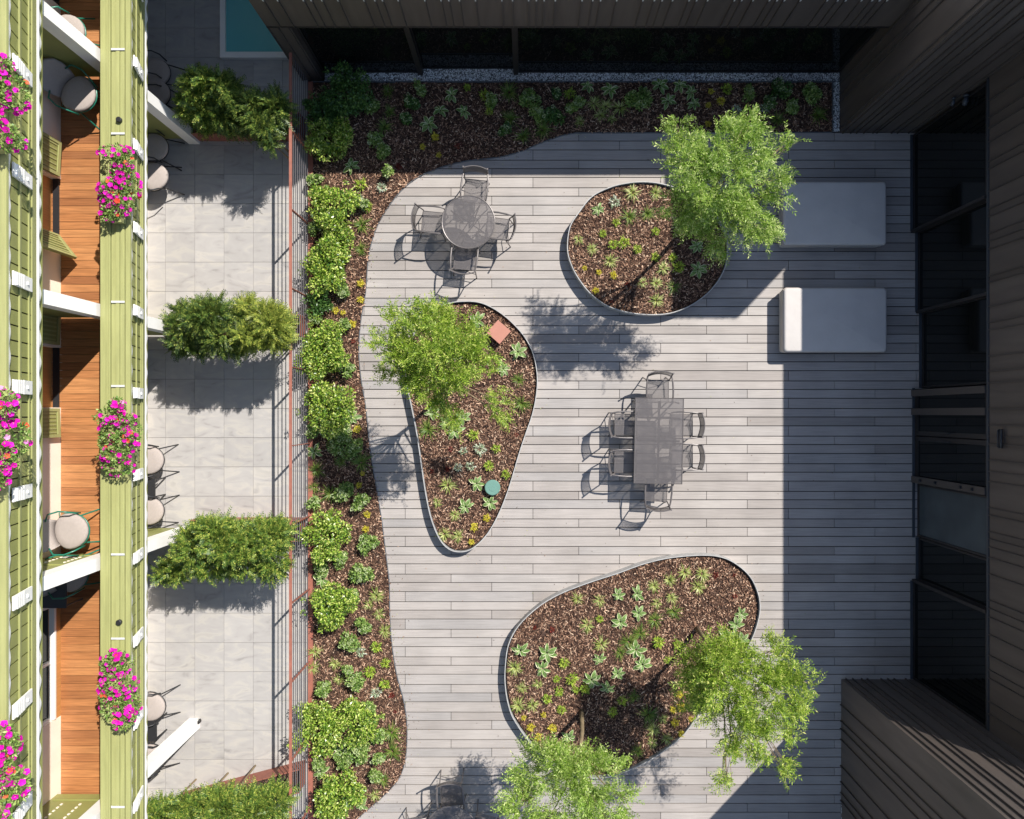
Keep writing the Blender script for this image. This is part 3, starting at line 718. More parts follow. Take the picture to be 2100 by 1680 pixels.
# posts & partitions
for y in PY:
    for z0, z1 in ((0, 2.6), (2.83, 5.4)):
        g = MB(); g.box(-6.90, -6.68, y-.1, y+.1, z0, z1); lp(g, 'post', 'white')
        if y in (-6.35,) and z0 == 0: continue
        g = MB(); zb = z0+.12
        g.box(WX+.004, -6.905, y-.03, y+.03, zb, z1)
        if z0 > 1:
            g.box(WX+.06, -6.95, y+.031, y+.045, zb+.15, zb+.21); g.box(WX+.06, -6.95, y+.031, y+.045, zb+.9, zb+.96)
        pp_ = lp(g, 'partition_panel', 'green_dark')
        if z0 > 1:
            g = MB()
            for xx in (-7.5, -7.2): 
                for q in range(5): g.box(xx-.015, xx+.015, y+.031, y+.042, zb+.32+q*.1, zb+.36+q*.1)
            g.build('ornament', 'cream', pp_)['kind'] = 'stuff'
# railings (sub-assemblies: board panels, rails, brackets)
def railing(zf):
    zt = zf+.92; xo_t, xo_b = -6.15, -6.40
    def X(z): return xo_b+(xo_t-xo_b)*(z-(zf-.06))/(zt-(zf-.06))
    # handrail planks
    top = MB()
    for a, b_, dz in ((-6.60, -6.515, 0), (-6.508, -6.475, .006), (-6.467, -6.44, .016), (-6.43, -6.365, -.006), (-6.357, -6.30, .008), (-6.292, -6.225, 0), (-6.21, -6.135, .0)):
        top.box(a, b_, Y0, Y1, zt-.04, zt+dz)
    tr = lp(top, 'handrail', 'green_light')
    pan = MB(); yb = 1.63-1.305*10; pitch = 1.305/7
    y = yb
    def leanbox(mb, ya, yb_, za, zb_, t0, t1, mi=0):
        mb.hexa([(X(za)-t0, ya, za), (X(za)+t1, ya, za), (X(za)+t1, yb_, za), (X(za)-t0, yb_, za)],
                [(X(zb_)-t0, ya, zb_), (X(zb_)+t1, ya, zb_), (X(zb_)+t1, yb_, zb_), (X(zb_)-t0, yb_, zb_)], mi)
    while y < Y1-.2:
        leanbox(pan, y+.009, y+pitch-.009, zf-.02, zt-.06, .02, 0); y += pitch
    lp(pan, 'board_panel', 'green_dark', tr)
    bk = MB(); leanbox(bk, yb, Y1, zf-.02, zt-.06, .06, -.045); lp(bk, 'backing', 'blackmetal', tr)
    rl = MB()
    for za, w_ in ((zf+.50, .05), (zf+.23, .03), (zf+.03, .13)): leanbox(rl, Y0, Y1, za, za+w_, -.001, .02)
    lp(rl, 'cross_rail', 'green_light', tr)
    # scalloped white trims, top and bottom
    for za, zb_, amp, dx in ((zt-.10, zt-.045, .010, .016), (zf-.10, zf-.02, .018, .022)):
        tm = MB(); n = int((Y1-Y0)/.03); vs = []; fs = []
        for i in range(n+1):
            yy_ = Y0+i*.03; sc = amp*math.sin(yy_*2*math.pi/.30)
            for (z_, d_) in ((za-sc, 0), (zb_, 0), (zb_, dx+.006), (za-sc, dx+sc*.35)):
                vs.append((X(z_)+.001+d_, yy_, z_))
        for i in range(n):
            for q in range(4):
                q2 = (q+1) % 4; fs.append((i*4+q, (i+1)*4+q, (i+1)*4+q2, i*4+q2))
        tm.add(vs, fs); lp(tm, 'scalloped_trim', 'white', tr)
    # carved white brackets
    y = yb
    while y < Y1-.3:
        br = MB(); leanbox(br, y-.085, y+.085, zf+.22, zf+.78, -.021, .045)
        for i in range(4): leanbox(br, y-.088+i*.004, y+.088-i*.004, zf+.46+i*.075, zf+.50+i*.075, -.04, .052+i*.006)
        leanbox(br, y-.018, y+.018, zf+.36, zf+.39, -.04, .062)
        lp(br, 'bracket', 'white', tr); y += 1.305
    # metal straps for the flower boxes
    y = yb+.1
    while y < Y1-.3:
        st = MB(); st.box(-6.42, -6.215, y-.016, y+.016, zt+.013, zt+.019); st.box(-6.425, -6.42, y-.016, y+.016, zt-.01, zt+.019); lp(st, 'strap', 'cap', tr); y += 1.305
    return zt
ZR1 = railing(2.85); ZR2 = railing(5.65)
for py in (245, 1277):
    p = P(243, py, ZR1+.05); g = MB(); g.disc((0, 0), .042, 0, .05, 20, bev=.008)
    o = g.build('rail_knob', 'blackmetal'); o.location = (p.x, p.y, ZR1+.014)
    tag(o, ('upper' if py < 900 else 'lower')+' round dark cap on the green balcony handrail', 'cap', 'round caps on the handrail')
# doors and window on the first floor
for (a, b_) in (ops[0], ops[1], ops[3]):
    d_ = MB(); d_.box(WX-.2, WX-.15, a, b_, 2.86, 5.2); do = lp(d_, 'door', 'door_wood')
    g = MB(); g.box(WX-.149, WX-.135, a+.16, b_-.16, 3.15, 5.0); g.build('pane', 'glass', do)
    g = MB(); g.box(WX-.12, WX-.02, a, b_, 2.852, 2.875); g.build('threshold', 'blackmetal', do)
    g = MB(); g.tube([(WX-.134, a+.1, 3.9), (WX-.09, a+.1, 3.9), (WX-.09, a+.22, 3.9)], .01); g.build('handle', 'cap', do)
a, b_ = ops[2]
g = MB(); g.box(WX-.10, WX+.0, a, b_, 2.852, 3.02); wo = lp(g, 'window', 'door_wood')
g = MB(); g.box(WX-.06, WX+.03, a+.02, b_-.02, 3.021, 3.07); g.build('sill', 'white', wo)
g = MB(); g.box(WX-.09, WX-.07, a+.05, b_-.05, 3.071, 5.2); g.build('pane', 'glass', wo)
g = MB(); 
for q in (a, (a+b_)/2-.02, b_-.05): g.box(WX-.1, WX-.02, q, q+.05, 3.071, 5.2)
g.build('frame', 'white', wo)
# shutters: wall position (y centre), width, swing
def shutter(ya, yb_, ang, z0=3.0, label=None):
    wd = yb_-ya; piv = Vector((WX+.03, ya if ang >= 0 else yb_, 0))
    mx = Matrix.Translation(piv) @ Matrix.Rotation(math.radians(-ang), 4, 'Z')
    s_ = 1 if ang >= 0 else -1; lo, hi = (0, wd) if s_ > 0 else (-wd, 0)
    g = MB(); g.box(0, .035, lo, hi, z0, z0+2.2, 0, mx); o = lp(g, 'shutter', 'green', label=label)
    f = MB()
    for q in range(6): 
        u = lo+.08+(wd-.16)*q/5; f.box(.0355, .045, u-.012, u+.012, z0+.1, z0+2.1, 0, mx)
    f.box(.0355, .05, lo, lo+.05, z0, z0+2.2, 0, mx); f.box(.0355, .05, hi-.05, hi, z0, z0+2.2, 0, mx); f.box(.0355, .049, lo+.051, hi-.051, z0, z0+.07, 0, mx)
    f.build('batten', 'green_light', o)
shutter(Yw(362), Yw(292), 3); shutter(Yw(545), Yw(485), -38, label='green shutter swung out from the wall')
shutter(Yw(708), Yw(645), 2); shutter(Yw(897), Yw(838), -2)
# lounge chairs on the balcony and the patio
def make_lounge(fm='greenmetal'):
    r = empty('lounge_chair', (0, 0, 0))
    g = MB(); n = 24; ring = lambda s_, z, oy=0: [(s_*.27*math.cos(2*math.pi*i/n), s_*(.30 if math.sin(2*math.pi*i/n) > 0 else .20)*math.sin(2*math.pi*i/n)+oy, z) for i in range(n)]
    R_ = [ring(.9, .40), ring(1, .42), ring(1, .455), ring(.9, .475), ring(.5, .482)]
    vs = [p for q in R_ for p in q]; fs = [(a*n+i, a*n+(i+1) % n, (a+1)*n+(i+1) % n, (a+1)*n+i) for a in range(4) for i in range(n)]+[tuple(range(n))[::-1], tuple(range(4*n, 5*n))]
    g.add(vs, fs); g.build('seat', 'pad', r, smooth=True)
    g = MB(); vs = []; fs = []; k = 12
    for j, (z, w_, y_) in enumerate(((.45, .19, -.19), (.55, .225, -.24), (.68, .245, -.30), (.80, .22, -.35), (.88, .14, -.375))):
        for i in range(k+1):
            u = -1+2*i/k; vs.append((u*w_, y_+.05*u*u, z))
        for i in range(k+1):
            u = -1+2*i/k; vs.append((u*w_, y_-.05+.05*u*u, z-.01))
    m2 = 2*(k+1)
    for j in range(4):
        for i in range(k):
            a = j*m2+i; fs.append((a, a+1, a+m2+1, a+m2)); a += k+1; fs.append((a+1, a, a+m2, a+m2+1))
        for e1, e2 in ((0, k+1), (k, 2*k+1)):
            fs.append((j*m2+e1, (j+1)*m2+e1, (j+1)*m2+e2, j*m2+e2))
    for i in range(k): fs.append((4*m2+i, 4*m2+i+1, 4*m2+k+2+i, 4*m2+k+1+i)); fs.append((i+1, i, k+1+i, k+2+i))
    g.add(vs, fs); g.build('backrest', 'pad', r, smooth=True)
    g = MB(); g.tube([(.27*math.cos(t)*1.0, .295*math.sin(t) if math.sin(t) > 0 else .2*math.sin(t), .40) for t in [2*math.pi*i/24 for i in range(24)]], .014, 8, closed=True); g.build('seat_ring', fm, r, smooth=True)
    for sx in (-1, 1):
        g = MB(); g.tube([(sx*.2, -.22, .62), (sx*.3, -.16, .64), (sx*.325, 0, .64), (sx*.29, .14, .6), (sx*.25, .2, .41)], .012, 8); g.build('armrest', fm, r, smooth=True)
        g = MB(); g.tube([(sx*.2, .15, .4), (sx*.27, .40, 0)], .012, 8); g.build('leg', fm, r)
        g = MB(); g.tube([(sx*.2, -.12, .4), (sx*.28, -.36, 0)], .012, 8); g.build('leg', fm, r)
    return r
lounge0 = {0: make_lounge(), 1: make_lounge('blackmetal')}; lu = [0, 0]
def lounge(px, py, zf, ang, label, group):
    k_ = 0 if zf > 1 else 1; c = lounge0[k_] if not lu[k_] else copy_tree(lounge0[k_]); lu[k_] = 1; c.scale = (1.07, 1.07, 1.0) if zf > 1 else (1.04, 1.04, 1.0)
    p = P(px, py, zf+.45); c.location = (p.x, p.y, zf+.002); c.rotation_euler = (0, 0, math.radians(ang)); tag(c, label, 'chair', group)
GB = 'cushioned chairs on the first floor balcony'; GP = 'cushioned chairs on the tiled patio'
lounge(156, 190, 2.85, -125, 'balcony chair with rounded grey pad, half shaded below the top partition', GB)
lounge(140, 1090, 2.85, -82, 'balcony chair with green frame in full sun above the third white post', GB)
lounge(138, 1178, 2.85, -80, 'balcony chair in deep shade just below the third white post', GB)
lounge(133, 68, 2.85, -60, 'balcony chair partly hidden behind the topmost white post', GB)
for i, (px, py, an, lab) in enumerate(((316, 148, -96, 'topmost patio chair beside the conifer hedge, in shade'), (316, 192, -84, 'second patio chair from the top, in shade'),
        (312, 302, -96, 'patio chair just below the first patio partition'), (312, 362, -84, 'patio chair half in sun below the first partition'),
        (303, 944, -88, 'upper of the two sunlit patio chairs in the third bay'), (303, 1048, -92, 'lower of the two sunlit patio chairs in the third bay'),
        (306, 1450, -90, 'patio chair above the white corner post'), (306, 1556, -92, 'lowest patio chair beside the white corner post'))):
    lounge(px, py, 0, an, lab, GP)
# side tables
def sidetable(px, py, zf, label, mt='slate'):
    p = P(px, py, zf+.5); e = empty('side_table', (p.x, p.y, zf), label=label, cat='table')
    g = MB(); g.box(-.2, .2, -.2, .2, .47, .5); g.build('tabletop', mt, e)
    for sx in (-1, 1):
        for sy in (-1, 1):
            g = MB(); g.box(sx*.17-.012, sx*.17+.012, sy*.17-.012, sy*.17+.012, .002, .47); g.build('leg', mt, e)
sidetable(110, 1222, 2.85, 'small slate grey side table in balcony shade beside the window')
sidetable(297, 1002, 0, 'small dark patio table between the two sunlit patio chairs', 'blackmetal')
sidetable(300, 1500, 0, 'small dark patio table near the white corner post', 'blackmetal')
p = P(404, 1482, .1); g = MB(); g.disc((0, 0), .05, .002, .09, 20, bev=.01); g.disc((0, 0), .035, .0905, .12, 16)
o = g.build('ground_light', 'frame'); o.location = (p.x+.0, p.y+.0, 0); tag(o, 'small round brown fitting on the tiles at the foot of the white corner post', 'light')

# ---------------------------------------------------------------- foliage
def ellip(n, c, r, shell=.55):
    d_ = nrm(rng.normal(size=(n, 3))); rad = rng.uniform(shell, 1, n)**.7
    return np.array(c)+d_*rad[:, None]*np.array(r), d_
def flowerbox(px, py, ztop, label, kd):
    bx = -6.29 if px > 100 else -6.17
    p = P(px, py, ztop+.15); L_ = 1.05
    e = empty('flower_box', (bx, p.y, ztop+.02), label=label, cat='flower box', group='flower boxes on the balcony rails')
    g = MB(); g.box(-.08, .10, -L_/2, L_/2, 0, .03); g.hexa([(-.07, -L_/2, .031), (.09, -L_/2, .031), (.09, L_/2, .031), (-.07, L_/2, .031)], [(-.09, -L_/2-.01, .17), (.11, -L_/2-.01, .17), (.11, L_/2+.01, .17), (-.09, L_/2+.01, .17)])
    g.build('box', 'green_light', e)
    bl = []
    for i in range(9): bl.append(((rng.uniform(-.06, .2), -L_/2+.06+i*(L_-.12)/8+rng.uniform(-.05, .05), .2+rng.uniform(-.03, .06)), (rng.uniform(.10, .27), rng.uniform(.09, .17), rng.uniform(.08, .17))))
    bl.append(((.22, rng.uniform(-.3, .3), .08), (.14, .22, .12))); bl.append(((-.12, rng.uniform(-.3, .3), .15), (.12, .2, .08)))
    Q = []
    for c, r in bl:
        C, d_ = ellip(330, c, r); D = d_+rng.normal(0, .6, d_.shape)+[.2, 0, .3]
        Q.append(leafquads(C, D, rng.uniform(.03, .055, len(C)), rng.uniform(.016, .028, len(C)), flat=nrm(d_*.6+rng.normal(0, .5, d_.shape)+[0, 0, .8])))
    quads('foliage', np.concatenate(Q), 'leaf_petunia', parent=e)
    # blossoms: five-petalled trumpets
    fl = MB(); nf = int(rng.integers(150, 200))
    for i in range(nf):
        c, r = bl[rng.integers(len(bl))]; C, d_ = ellip(1, c, np.array(r)*1.06, .95); C = C[0]; dd = nrm(d_[0]+np.array([.5, 0, .9]))
        if dd[2] < 0: continue
        rr = rng.uniform(.028, .046); T1 = nrm(np.cross(dd, [0, 1, .1])); T2 = np.cross(dd, T1)
        u = rng.random(); mi = 0
        if u > .93: mi = 1
        elif u > .84 and kd: mi = 2
        vs = [C-dd*.012]; n = 10
        for j in range(n):
            a = 2*math.pi*j/n; q = rr*(1 if j % 2 == 0 else .8); vs.append(C+(T1*math.cos(a)+T2*math.sin(a))*q+dd*.004*(j % 2))
        fl.add(vs, [(0, 1+j, 1+(j+1) % n) for j in range(n)], mi)
    o = fl.build('blossoms', ['petal', 'petal_orange', 'petal_pink'], e); o['kind'] = 'stuff'
for px, py, z, lab, kd in ((250, 385, ZR1, 'magenta petunia box on the lower balcony rail, topmost of three there', 0), (252, 895, ZR1, 'magenta petunia box at the middle of the lower balcony rail', 1), (250, 1410, ZR1, 'magenta petunia box on the lower balcony rail, lowest of three there', 0),
        (10, 215, ZR2, 'petunia box on the upper balcony rail at the top left corner', 0), (10, 905, ZR2, 'petunia box with pink flowers at the middle of the upper balcony rail', 1), (10, 1590, ZR2, 'petunia box on the upper balcony rail at the bottom left corner', 1)):
    flowerbox(px, py, z, lab, kd)

def leafball(name, parent, blobs, n, mat_, ln, wd, up=.5, shell=.6, clump=0):
    Q = []; tot = sum(r[0]*r[1]+r[0]*r[2] for c, r in blobs)
    for c, r in blobs:
        k = int(n*(r[0]*r[1]+r[0]*r[2])/tot); C, d_ = ellip(k, c, r, shell)
        keep = C[:, 2] > .02; C, d_ = C[keep], d_[keep]
        # uneven surface: push by low-frequency waves
        wv = np.sin(C[:, 0]*19+c[0]*7)*np.sin(C[:, 1]*17+c[1]*5)*np.sin(C[:, 2]*21)*.10
        C = C+d_*wv[:, None]*np.array(r).mean()*2
        D = d_*.7+rng.normal(0, .7, d_.shape)+[0, 0, .25]
        Q.append(leafquads(C, D, rng.uniform(*ln, len(C)), rng.uniform(*wd, len(C)), flat=nrm(d_*.5+rng.normal(0, .45, d_.shape)+[0, 0, up]), fold=.06))
    return quads(name, np.concatenate(Q), mat_, parent=parent)
def shrub(px, py, r, h, label, mat_='leaf_box', n=None, lob=None):
    zc = h*.55; p = P(px, py, zc); rr = 1.04*r/100*(H-zc)/H; el_ = rng.uniform(.86, 1.16)
    e = empty('round_shrub', (p.x, p.y, .015), label=label, cat='shrub', group='rounded shrubs in the mulch border')
    bl = [((0, 0, zc*.9), (rr*.6, rr*.6, h*.42))]
    m_ = 11
    for i in range(m_):
        a = 2*math.pi*i/m_+rng.uniform(-.4, .4); q = rr*rng.uniform(.35, .86); bl.append(((q*math.cos(a)*el_, q*math.sin(a)/el_, zc+rng.uniform(-.15, .2)*h), (rr*rng.uniform(.24, .40), rr*rng.uniform(.24, .40), h*rng.uniform(.2, .36))))
    leafball('foliage', e, bl, n or int(3300*(rr/.5)**2)+500, mat_, (.04, .075), (.022, .038), shell=.45)
    sh_ = [((q*math.cos(a), q*math.sin(a), zc+h*rng.uniform(-.1, .5)), (.05, .05, .07)) for a, q in [(rng.uniform(0, 6.28), rr*rng.uniform(.3, 1.05)) for _ in range(14)]]
    leafball('shoots', e, sh_, 330, mat_, (.035, .06), (.018, .03), shell=.3)['kind'] = 'stuff'
    g = MB()
    for i in range(6):
        a = i*1.05; g.tube([(0, 0, 0), (rr*.2*math.cos(a), rr*.2*math.sin(a), zc*.5), (rr*.5*math.cos(a), rr*.5*math.sin(a), zc)], [.014, .01, .004], 5)
    g.build('stem', 'bark', e)
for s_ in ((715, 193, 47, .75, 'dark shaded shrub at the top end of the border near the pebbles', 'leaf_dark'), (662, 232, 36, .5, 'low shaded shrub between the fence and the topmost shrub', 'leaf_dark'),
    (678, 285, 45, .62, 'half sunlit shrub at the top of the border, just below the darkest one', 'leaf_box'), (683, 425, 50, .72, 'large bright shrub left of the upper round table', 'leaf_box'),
    (690, 500, 36, .6, 'smaller shrub wedged between two larger ones, left of the table shadow', 'leaf_box'), (668, 545, 50, .7, 'bright shrub by the fence level with the oval bed', 'leaf_box'),
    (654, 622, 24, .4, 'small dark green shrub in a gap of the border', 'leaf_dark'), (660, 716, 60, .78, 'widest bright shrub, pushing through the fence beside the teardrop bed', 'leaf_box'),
    (672, 832, 53, .75, 'bright shrub left of the teardrop bed, next below the widest one', 'leaf_box'), (672, 1100, 47, .65, 'shrub in the border level with the tip of the teardrop bed', 'leaf_box'),
    (680, 1243, 50, .72, 'dense shrub alone in mulch, left of the large bed top', 'leaf_box'), (655, 1487, 56, .72, 'left half of the wide double shrub near the bottom of the border', 'leaf_box'),
    (737, 1480, 46, .68, 'yellowish right half of the double shrub near the deck curve', 'leaf_box'), (692, 1636, 52, .72, 'lowest shrub of the border beside the fence end', 'leaf_box')):
    shrub(*s_)
# pale flowering clumps
def pale(px, py, r, label, mat_='leaf_pale'):
    h = .28; p = P(px, py, .2); rr = r/100
    e = empty('flowering_clump', (p.x, p.y, .015), label=label, cat='plant', group='low pale flowering clumps in the border')
    bl = [((rng.uniform(-.5, .5)*rr, rng.uniform(-.5, .5)*rr, rng.uniform(.1, .2)), (rr*rng.uniform(.35, .6), rr*rng.uniform(.35, .6), .13)) for _ in range(5)]
    leafball('foliage', e, bl, int(900*(rr/.25)**2)+150, mat_, (.035, .06), (.024, .04), shell=.4)
    Q = []
    for _ in range(int(5+rr*22)):
        c, r_ = bl[rng.integers(5)]; C, d_ = ellip(1, c, r_, .9); 
        if d_[0][2] < 0: C[0][2] = c[2]+.1
        C2, d2 = ellip(26, C[0], (.03, .03, .02), .5); Q.append(leafquads(C2, d2+[0, 0, .4], .018, .014, flat=nrm(d2+[0, 0, 1])))
    quads('blossoms', np.concatenate(Q), 'bract', parent=e)['kind'] = 'stuff'
pl = [(642, 650, 18), (708, 762, 18), (640, 885, 16), (700, 868, 20), (655, 1168, 18), (718, 1228, 20), (665, 1418, 17), (772, 1512, 17), (700, 1560, 22), (652, 1572, 16), (640, 1030, 16), (760, 214, 18), (835, 238, 15), (862, 180, 15), (1010, 205, 16), (1035, 262, 14), (1185, 210, 15), (1540, 190, 16), (1580, 208, 15), (645, 370, 15), (762, 1455, 16), (642, 470, 14), (690, 905, 34), (722, 922, 22), (705, 1012, 28), (738, 1030, 20), (752, 1115, 24), (742, 1180, 26), (702, 1150, 22), (715, 1318, 22), (745, 1285, 18), (728, 1400, 20), (712, 1372, 14), (735, 1545, 30), (775, 1560, 14), (765, 1590, 18), (706, 595, 18), (702, 662, 15), (745, 420, 12), (792, 350, 14), (782, 308, 20), (768, 285, 16), (842, 208, 19), (1088, 200, 24), (1100, 235, 20), (1136, 232, 22), (1172, 222, 14), (1308, 202, 28), (1602, 180, 22), (1668, 188, 24), (1625, 218, 17), (1140, 190, 12)]
PX_BEDS = {}
ORD = ['first', 'second', 'third', 'fourth', 'fifth', 'sixth', 'seventh', 'eighth', 'ninth', 'tenth', 'eleventh', 'twelfth', 'thirteenth', 'fourteenth', 'fifteenth', 'sixteenth', 'seventeenth', 'eighteenth', 'nineteenth', 'twentieth'] + ['twenty-'+x for x in ('first', 'second', 'third', 'fourth', 'fifth', 'sixth', 'seventh', 'eighth', 'ninth')]+['thirtieth']+['thirty-'+x for x in ('first', 'second', 'third', 'fourth', 'fifth', 'sixth', 'seventh', 'eighth', 'ninth')]+['fortieth']+['forty-'+x for x in ('first', 'second', 'third', 'fourth', 'fifth')]
LAND = [(683, 425, 'near the large bright shrub'), (961, 456, 'near the round table'), (1255, 610, 'towards the low edge of the oval bed'), (1213, 420, 'at the upper left of the oval bed'), (1470, 540, 'at the right of the oval bed'), (1023, 681, 'by the terracotta box'), (1010, 1000, 'by the teal cap'), (890, 850, 'under the teardrop tree'), (940, 1110, 'at the teardrop tip'), (1428, 1288, 'by the right tree trunk'), (1193, 1458, 'by the lower tree trunk'), (1060, 1330, 'at the left rim'), (1507, 1190, 'at the upper right rim'), (1420, 1480, 'at the lower right rim'), (1250, 170, 'below the pavilion glass'), (780, 300, 'in the top left corner'), (660, 716, 'beside the widest shrub'), (655, 1487, 'beside the double shrub'), (1640, 200, 'in the top right corner'), (800, 1500, 'by the deck curve')]
def bedof(px, py):
    q = np.array([[px, py]], float)
    if inpoly(q, OV)[0]: return 'oval bed'
    if inpoly(q, TD)[0]: return 'teardrop bed'
    if inpoly(q, SB)[0]: return 'large lower bed'
    return 'top border' if (py < 330 and px > 760) else 'left border'
def labels(pts, what):
    out = {}; by = {}
    for i, q in enumerate(pts): by.setdefault(bedof(q[0], q[1]), []).append(i)
    for bed, ids in by.items():
        hor = bed == 'top border'
        ids.sort(key=lambda i: pts[i][0] if hor else pts[i][1])
        for k_, i in enumerate(ids):
            if len(ids) == 1: s_ = '%s, the only one in the %s' % (what, bed)
            else: s_ = '%s in the %s, %s of %d from %s' % (what, bed, ORD[k_], len(ids), 'the left' if hor else 'the top')
            out[i] = s_
    return out
lb = labels(pl, 'pale green clump')
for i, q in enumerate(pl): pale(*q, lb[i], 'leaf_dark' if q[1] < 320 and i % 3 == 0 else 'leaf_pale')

# small plants: a few masters per kind, copied
def hosta_mesh(sd):
    g = MB(); r0 = random.Random(sd); n = r0.randint(10, 14)
    for i in range(n):
        a = 2*math.pi*i/n*1.9+r0.uniform(-.3, .3); L_ = r0.uniform(.11, .17)*(1 if i > 4 else .8); el = r0.uniform(.25, .6) if i > 4 else r0.uniform(.7, 1.1)
        dx = Vector((math.cos(a), math.sin(a), 0)); sd_ = Vector((-math.sin(a), math.cos(a), 0)); K = 5; rows_ = []
        for j in range(K+1):
            t_ = j/K; up = math.sin(el)*L_*t_-L_*.55*t_*t_; c = dx*(L_*math.cos(el*.6)*t_+.015)+Vector((0, 0, .05+up)); w_ = L_*.25*math.sin(math.pi*min(1, t_*.93+.04))**.8
            rows_.append([c-sd_*w_+Vector((0, 0, w_*.3)), c-sd_*w_*.74+Vector((0, 0, w_*.1)), c, c+sd_*w_*.74+Vector((0, 0, w_*.1)), c+sd_*w_+Vector((0, 0, w_*.3))])
        vs = [p for r_ in rows_ for p in r_]
        for j in range(K):
            for q in range(4):
                o_ = j*5+q; g.add([vs[o_], vs[o_+1], vs[o_+6], vs[o_+5]], [(0, 1, 2, 3)], 0 if q in (1, 2) else 1)
    return g, ['hosta_c', 'hosta_e']
def tuft_mesh(sd, nb=60, L0=.12, L1=.24, wd=.007):
    r0 = random.Random(sd); g = MB()
    for i in range(nb):
        a = r0.uniform(0, 6.28); L_ = r0.uniform(L0, L1); el = r0.uniform(.45, 1.25); K = 3; dx = Vector((math.cos(a), math.sin(a), 0)); s_ = Vector((-math.sin(a), math.cos(a), 0))*wd
        pts = [dx*(.012+L_*math.cos(el)*t_*(.7+.6*t_))+Vector((0, 0, L_*math.sin(el)*t_-L_*.5*t_*t_)) for t_ in (0, .4, .75, 1)]
        vs = [pts[0]-s_, pts[0]+s_, pts[1]-s_*1.1, pts[1]+s_*1.1, pts[2]-s_*.7, pts[2]+s_*.7, pts[3]]
        g.add(vs, [(0, 1, 3, 2), (2, 3, 5, 4), (4, 5, 6)])
    return g
def cushion_mesh(n, r, ln, wd, sh=.3, flat=.09, spiky=.3):
    C, d_ = ellip(n, (0, 0, flat*.7), (r, r, flat), sh); C[:, 2] = np.maximum(C[:, 2], .01)
    ang = np.arctan2(C[:, 1], C[:, 0]); C[:, :2] *= (1+.28*np.sin(ang*5+rng.uniform(0, 6)))[:, None]
    D = d_+rng.normal(0, .5, d_.shape)+[0, 0, spiky]
    return leafquads(C, D, rng.uniform(*ln, n), rng.uniform(*wd, n), flat=nrm(rng.normal(0, .5, (n, 3))+[0, 0, 1]))
masters = {}
def master(kind):
    ms = []
    for i in range(3):
        if kind == 'hosta': g, mm = hosta_mesh(i*7+1); o = g.build('hosta', mm, smooth=False)
        elif kind == 'grass': o = tuft_mesh(i*5+2, 62).build('grass_tuft', 'leaf_grass')
        elif kind == 'sedge': o = tuft_mesh(i*5+3, 90, .15, .32, .006).build('sedge_tuft', 'leaf_grassd')
        elif kind == 'lime': o = quads('lime_perennial', cushion_mesh(150, .09, (.04, .08), (.014, .026)), 'leaf_lime')
        elif kind == 'sedum': o = quads('golden_sedum', cushion_mesh(240, .075, (.018, .035), (.010, .018), .2, .07), 'leaf_sedum')
        elif kind == 'red': o = quads('red_heuchera', cushion_mesh(120, .09, (.03, .06), (.025, .045), .3, .06, .1), 'leaf_red')
        elif kind == 'silver': o = quads('variegated_perennial', cushion_mesh(110, .09, (.05, .10), (.014, .024), .3, .07), 'leaf_silver')
        ms.append(o)
    return ms
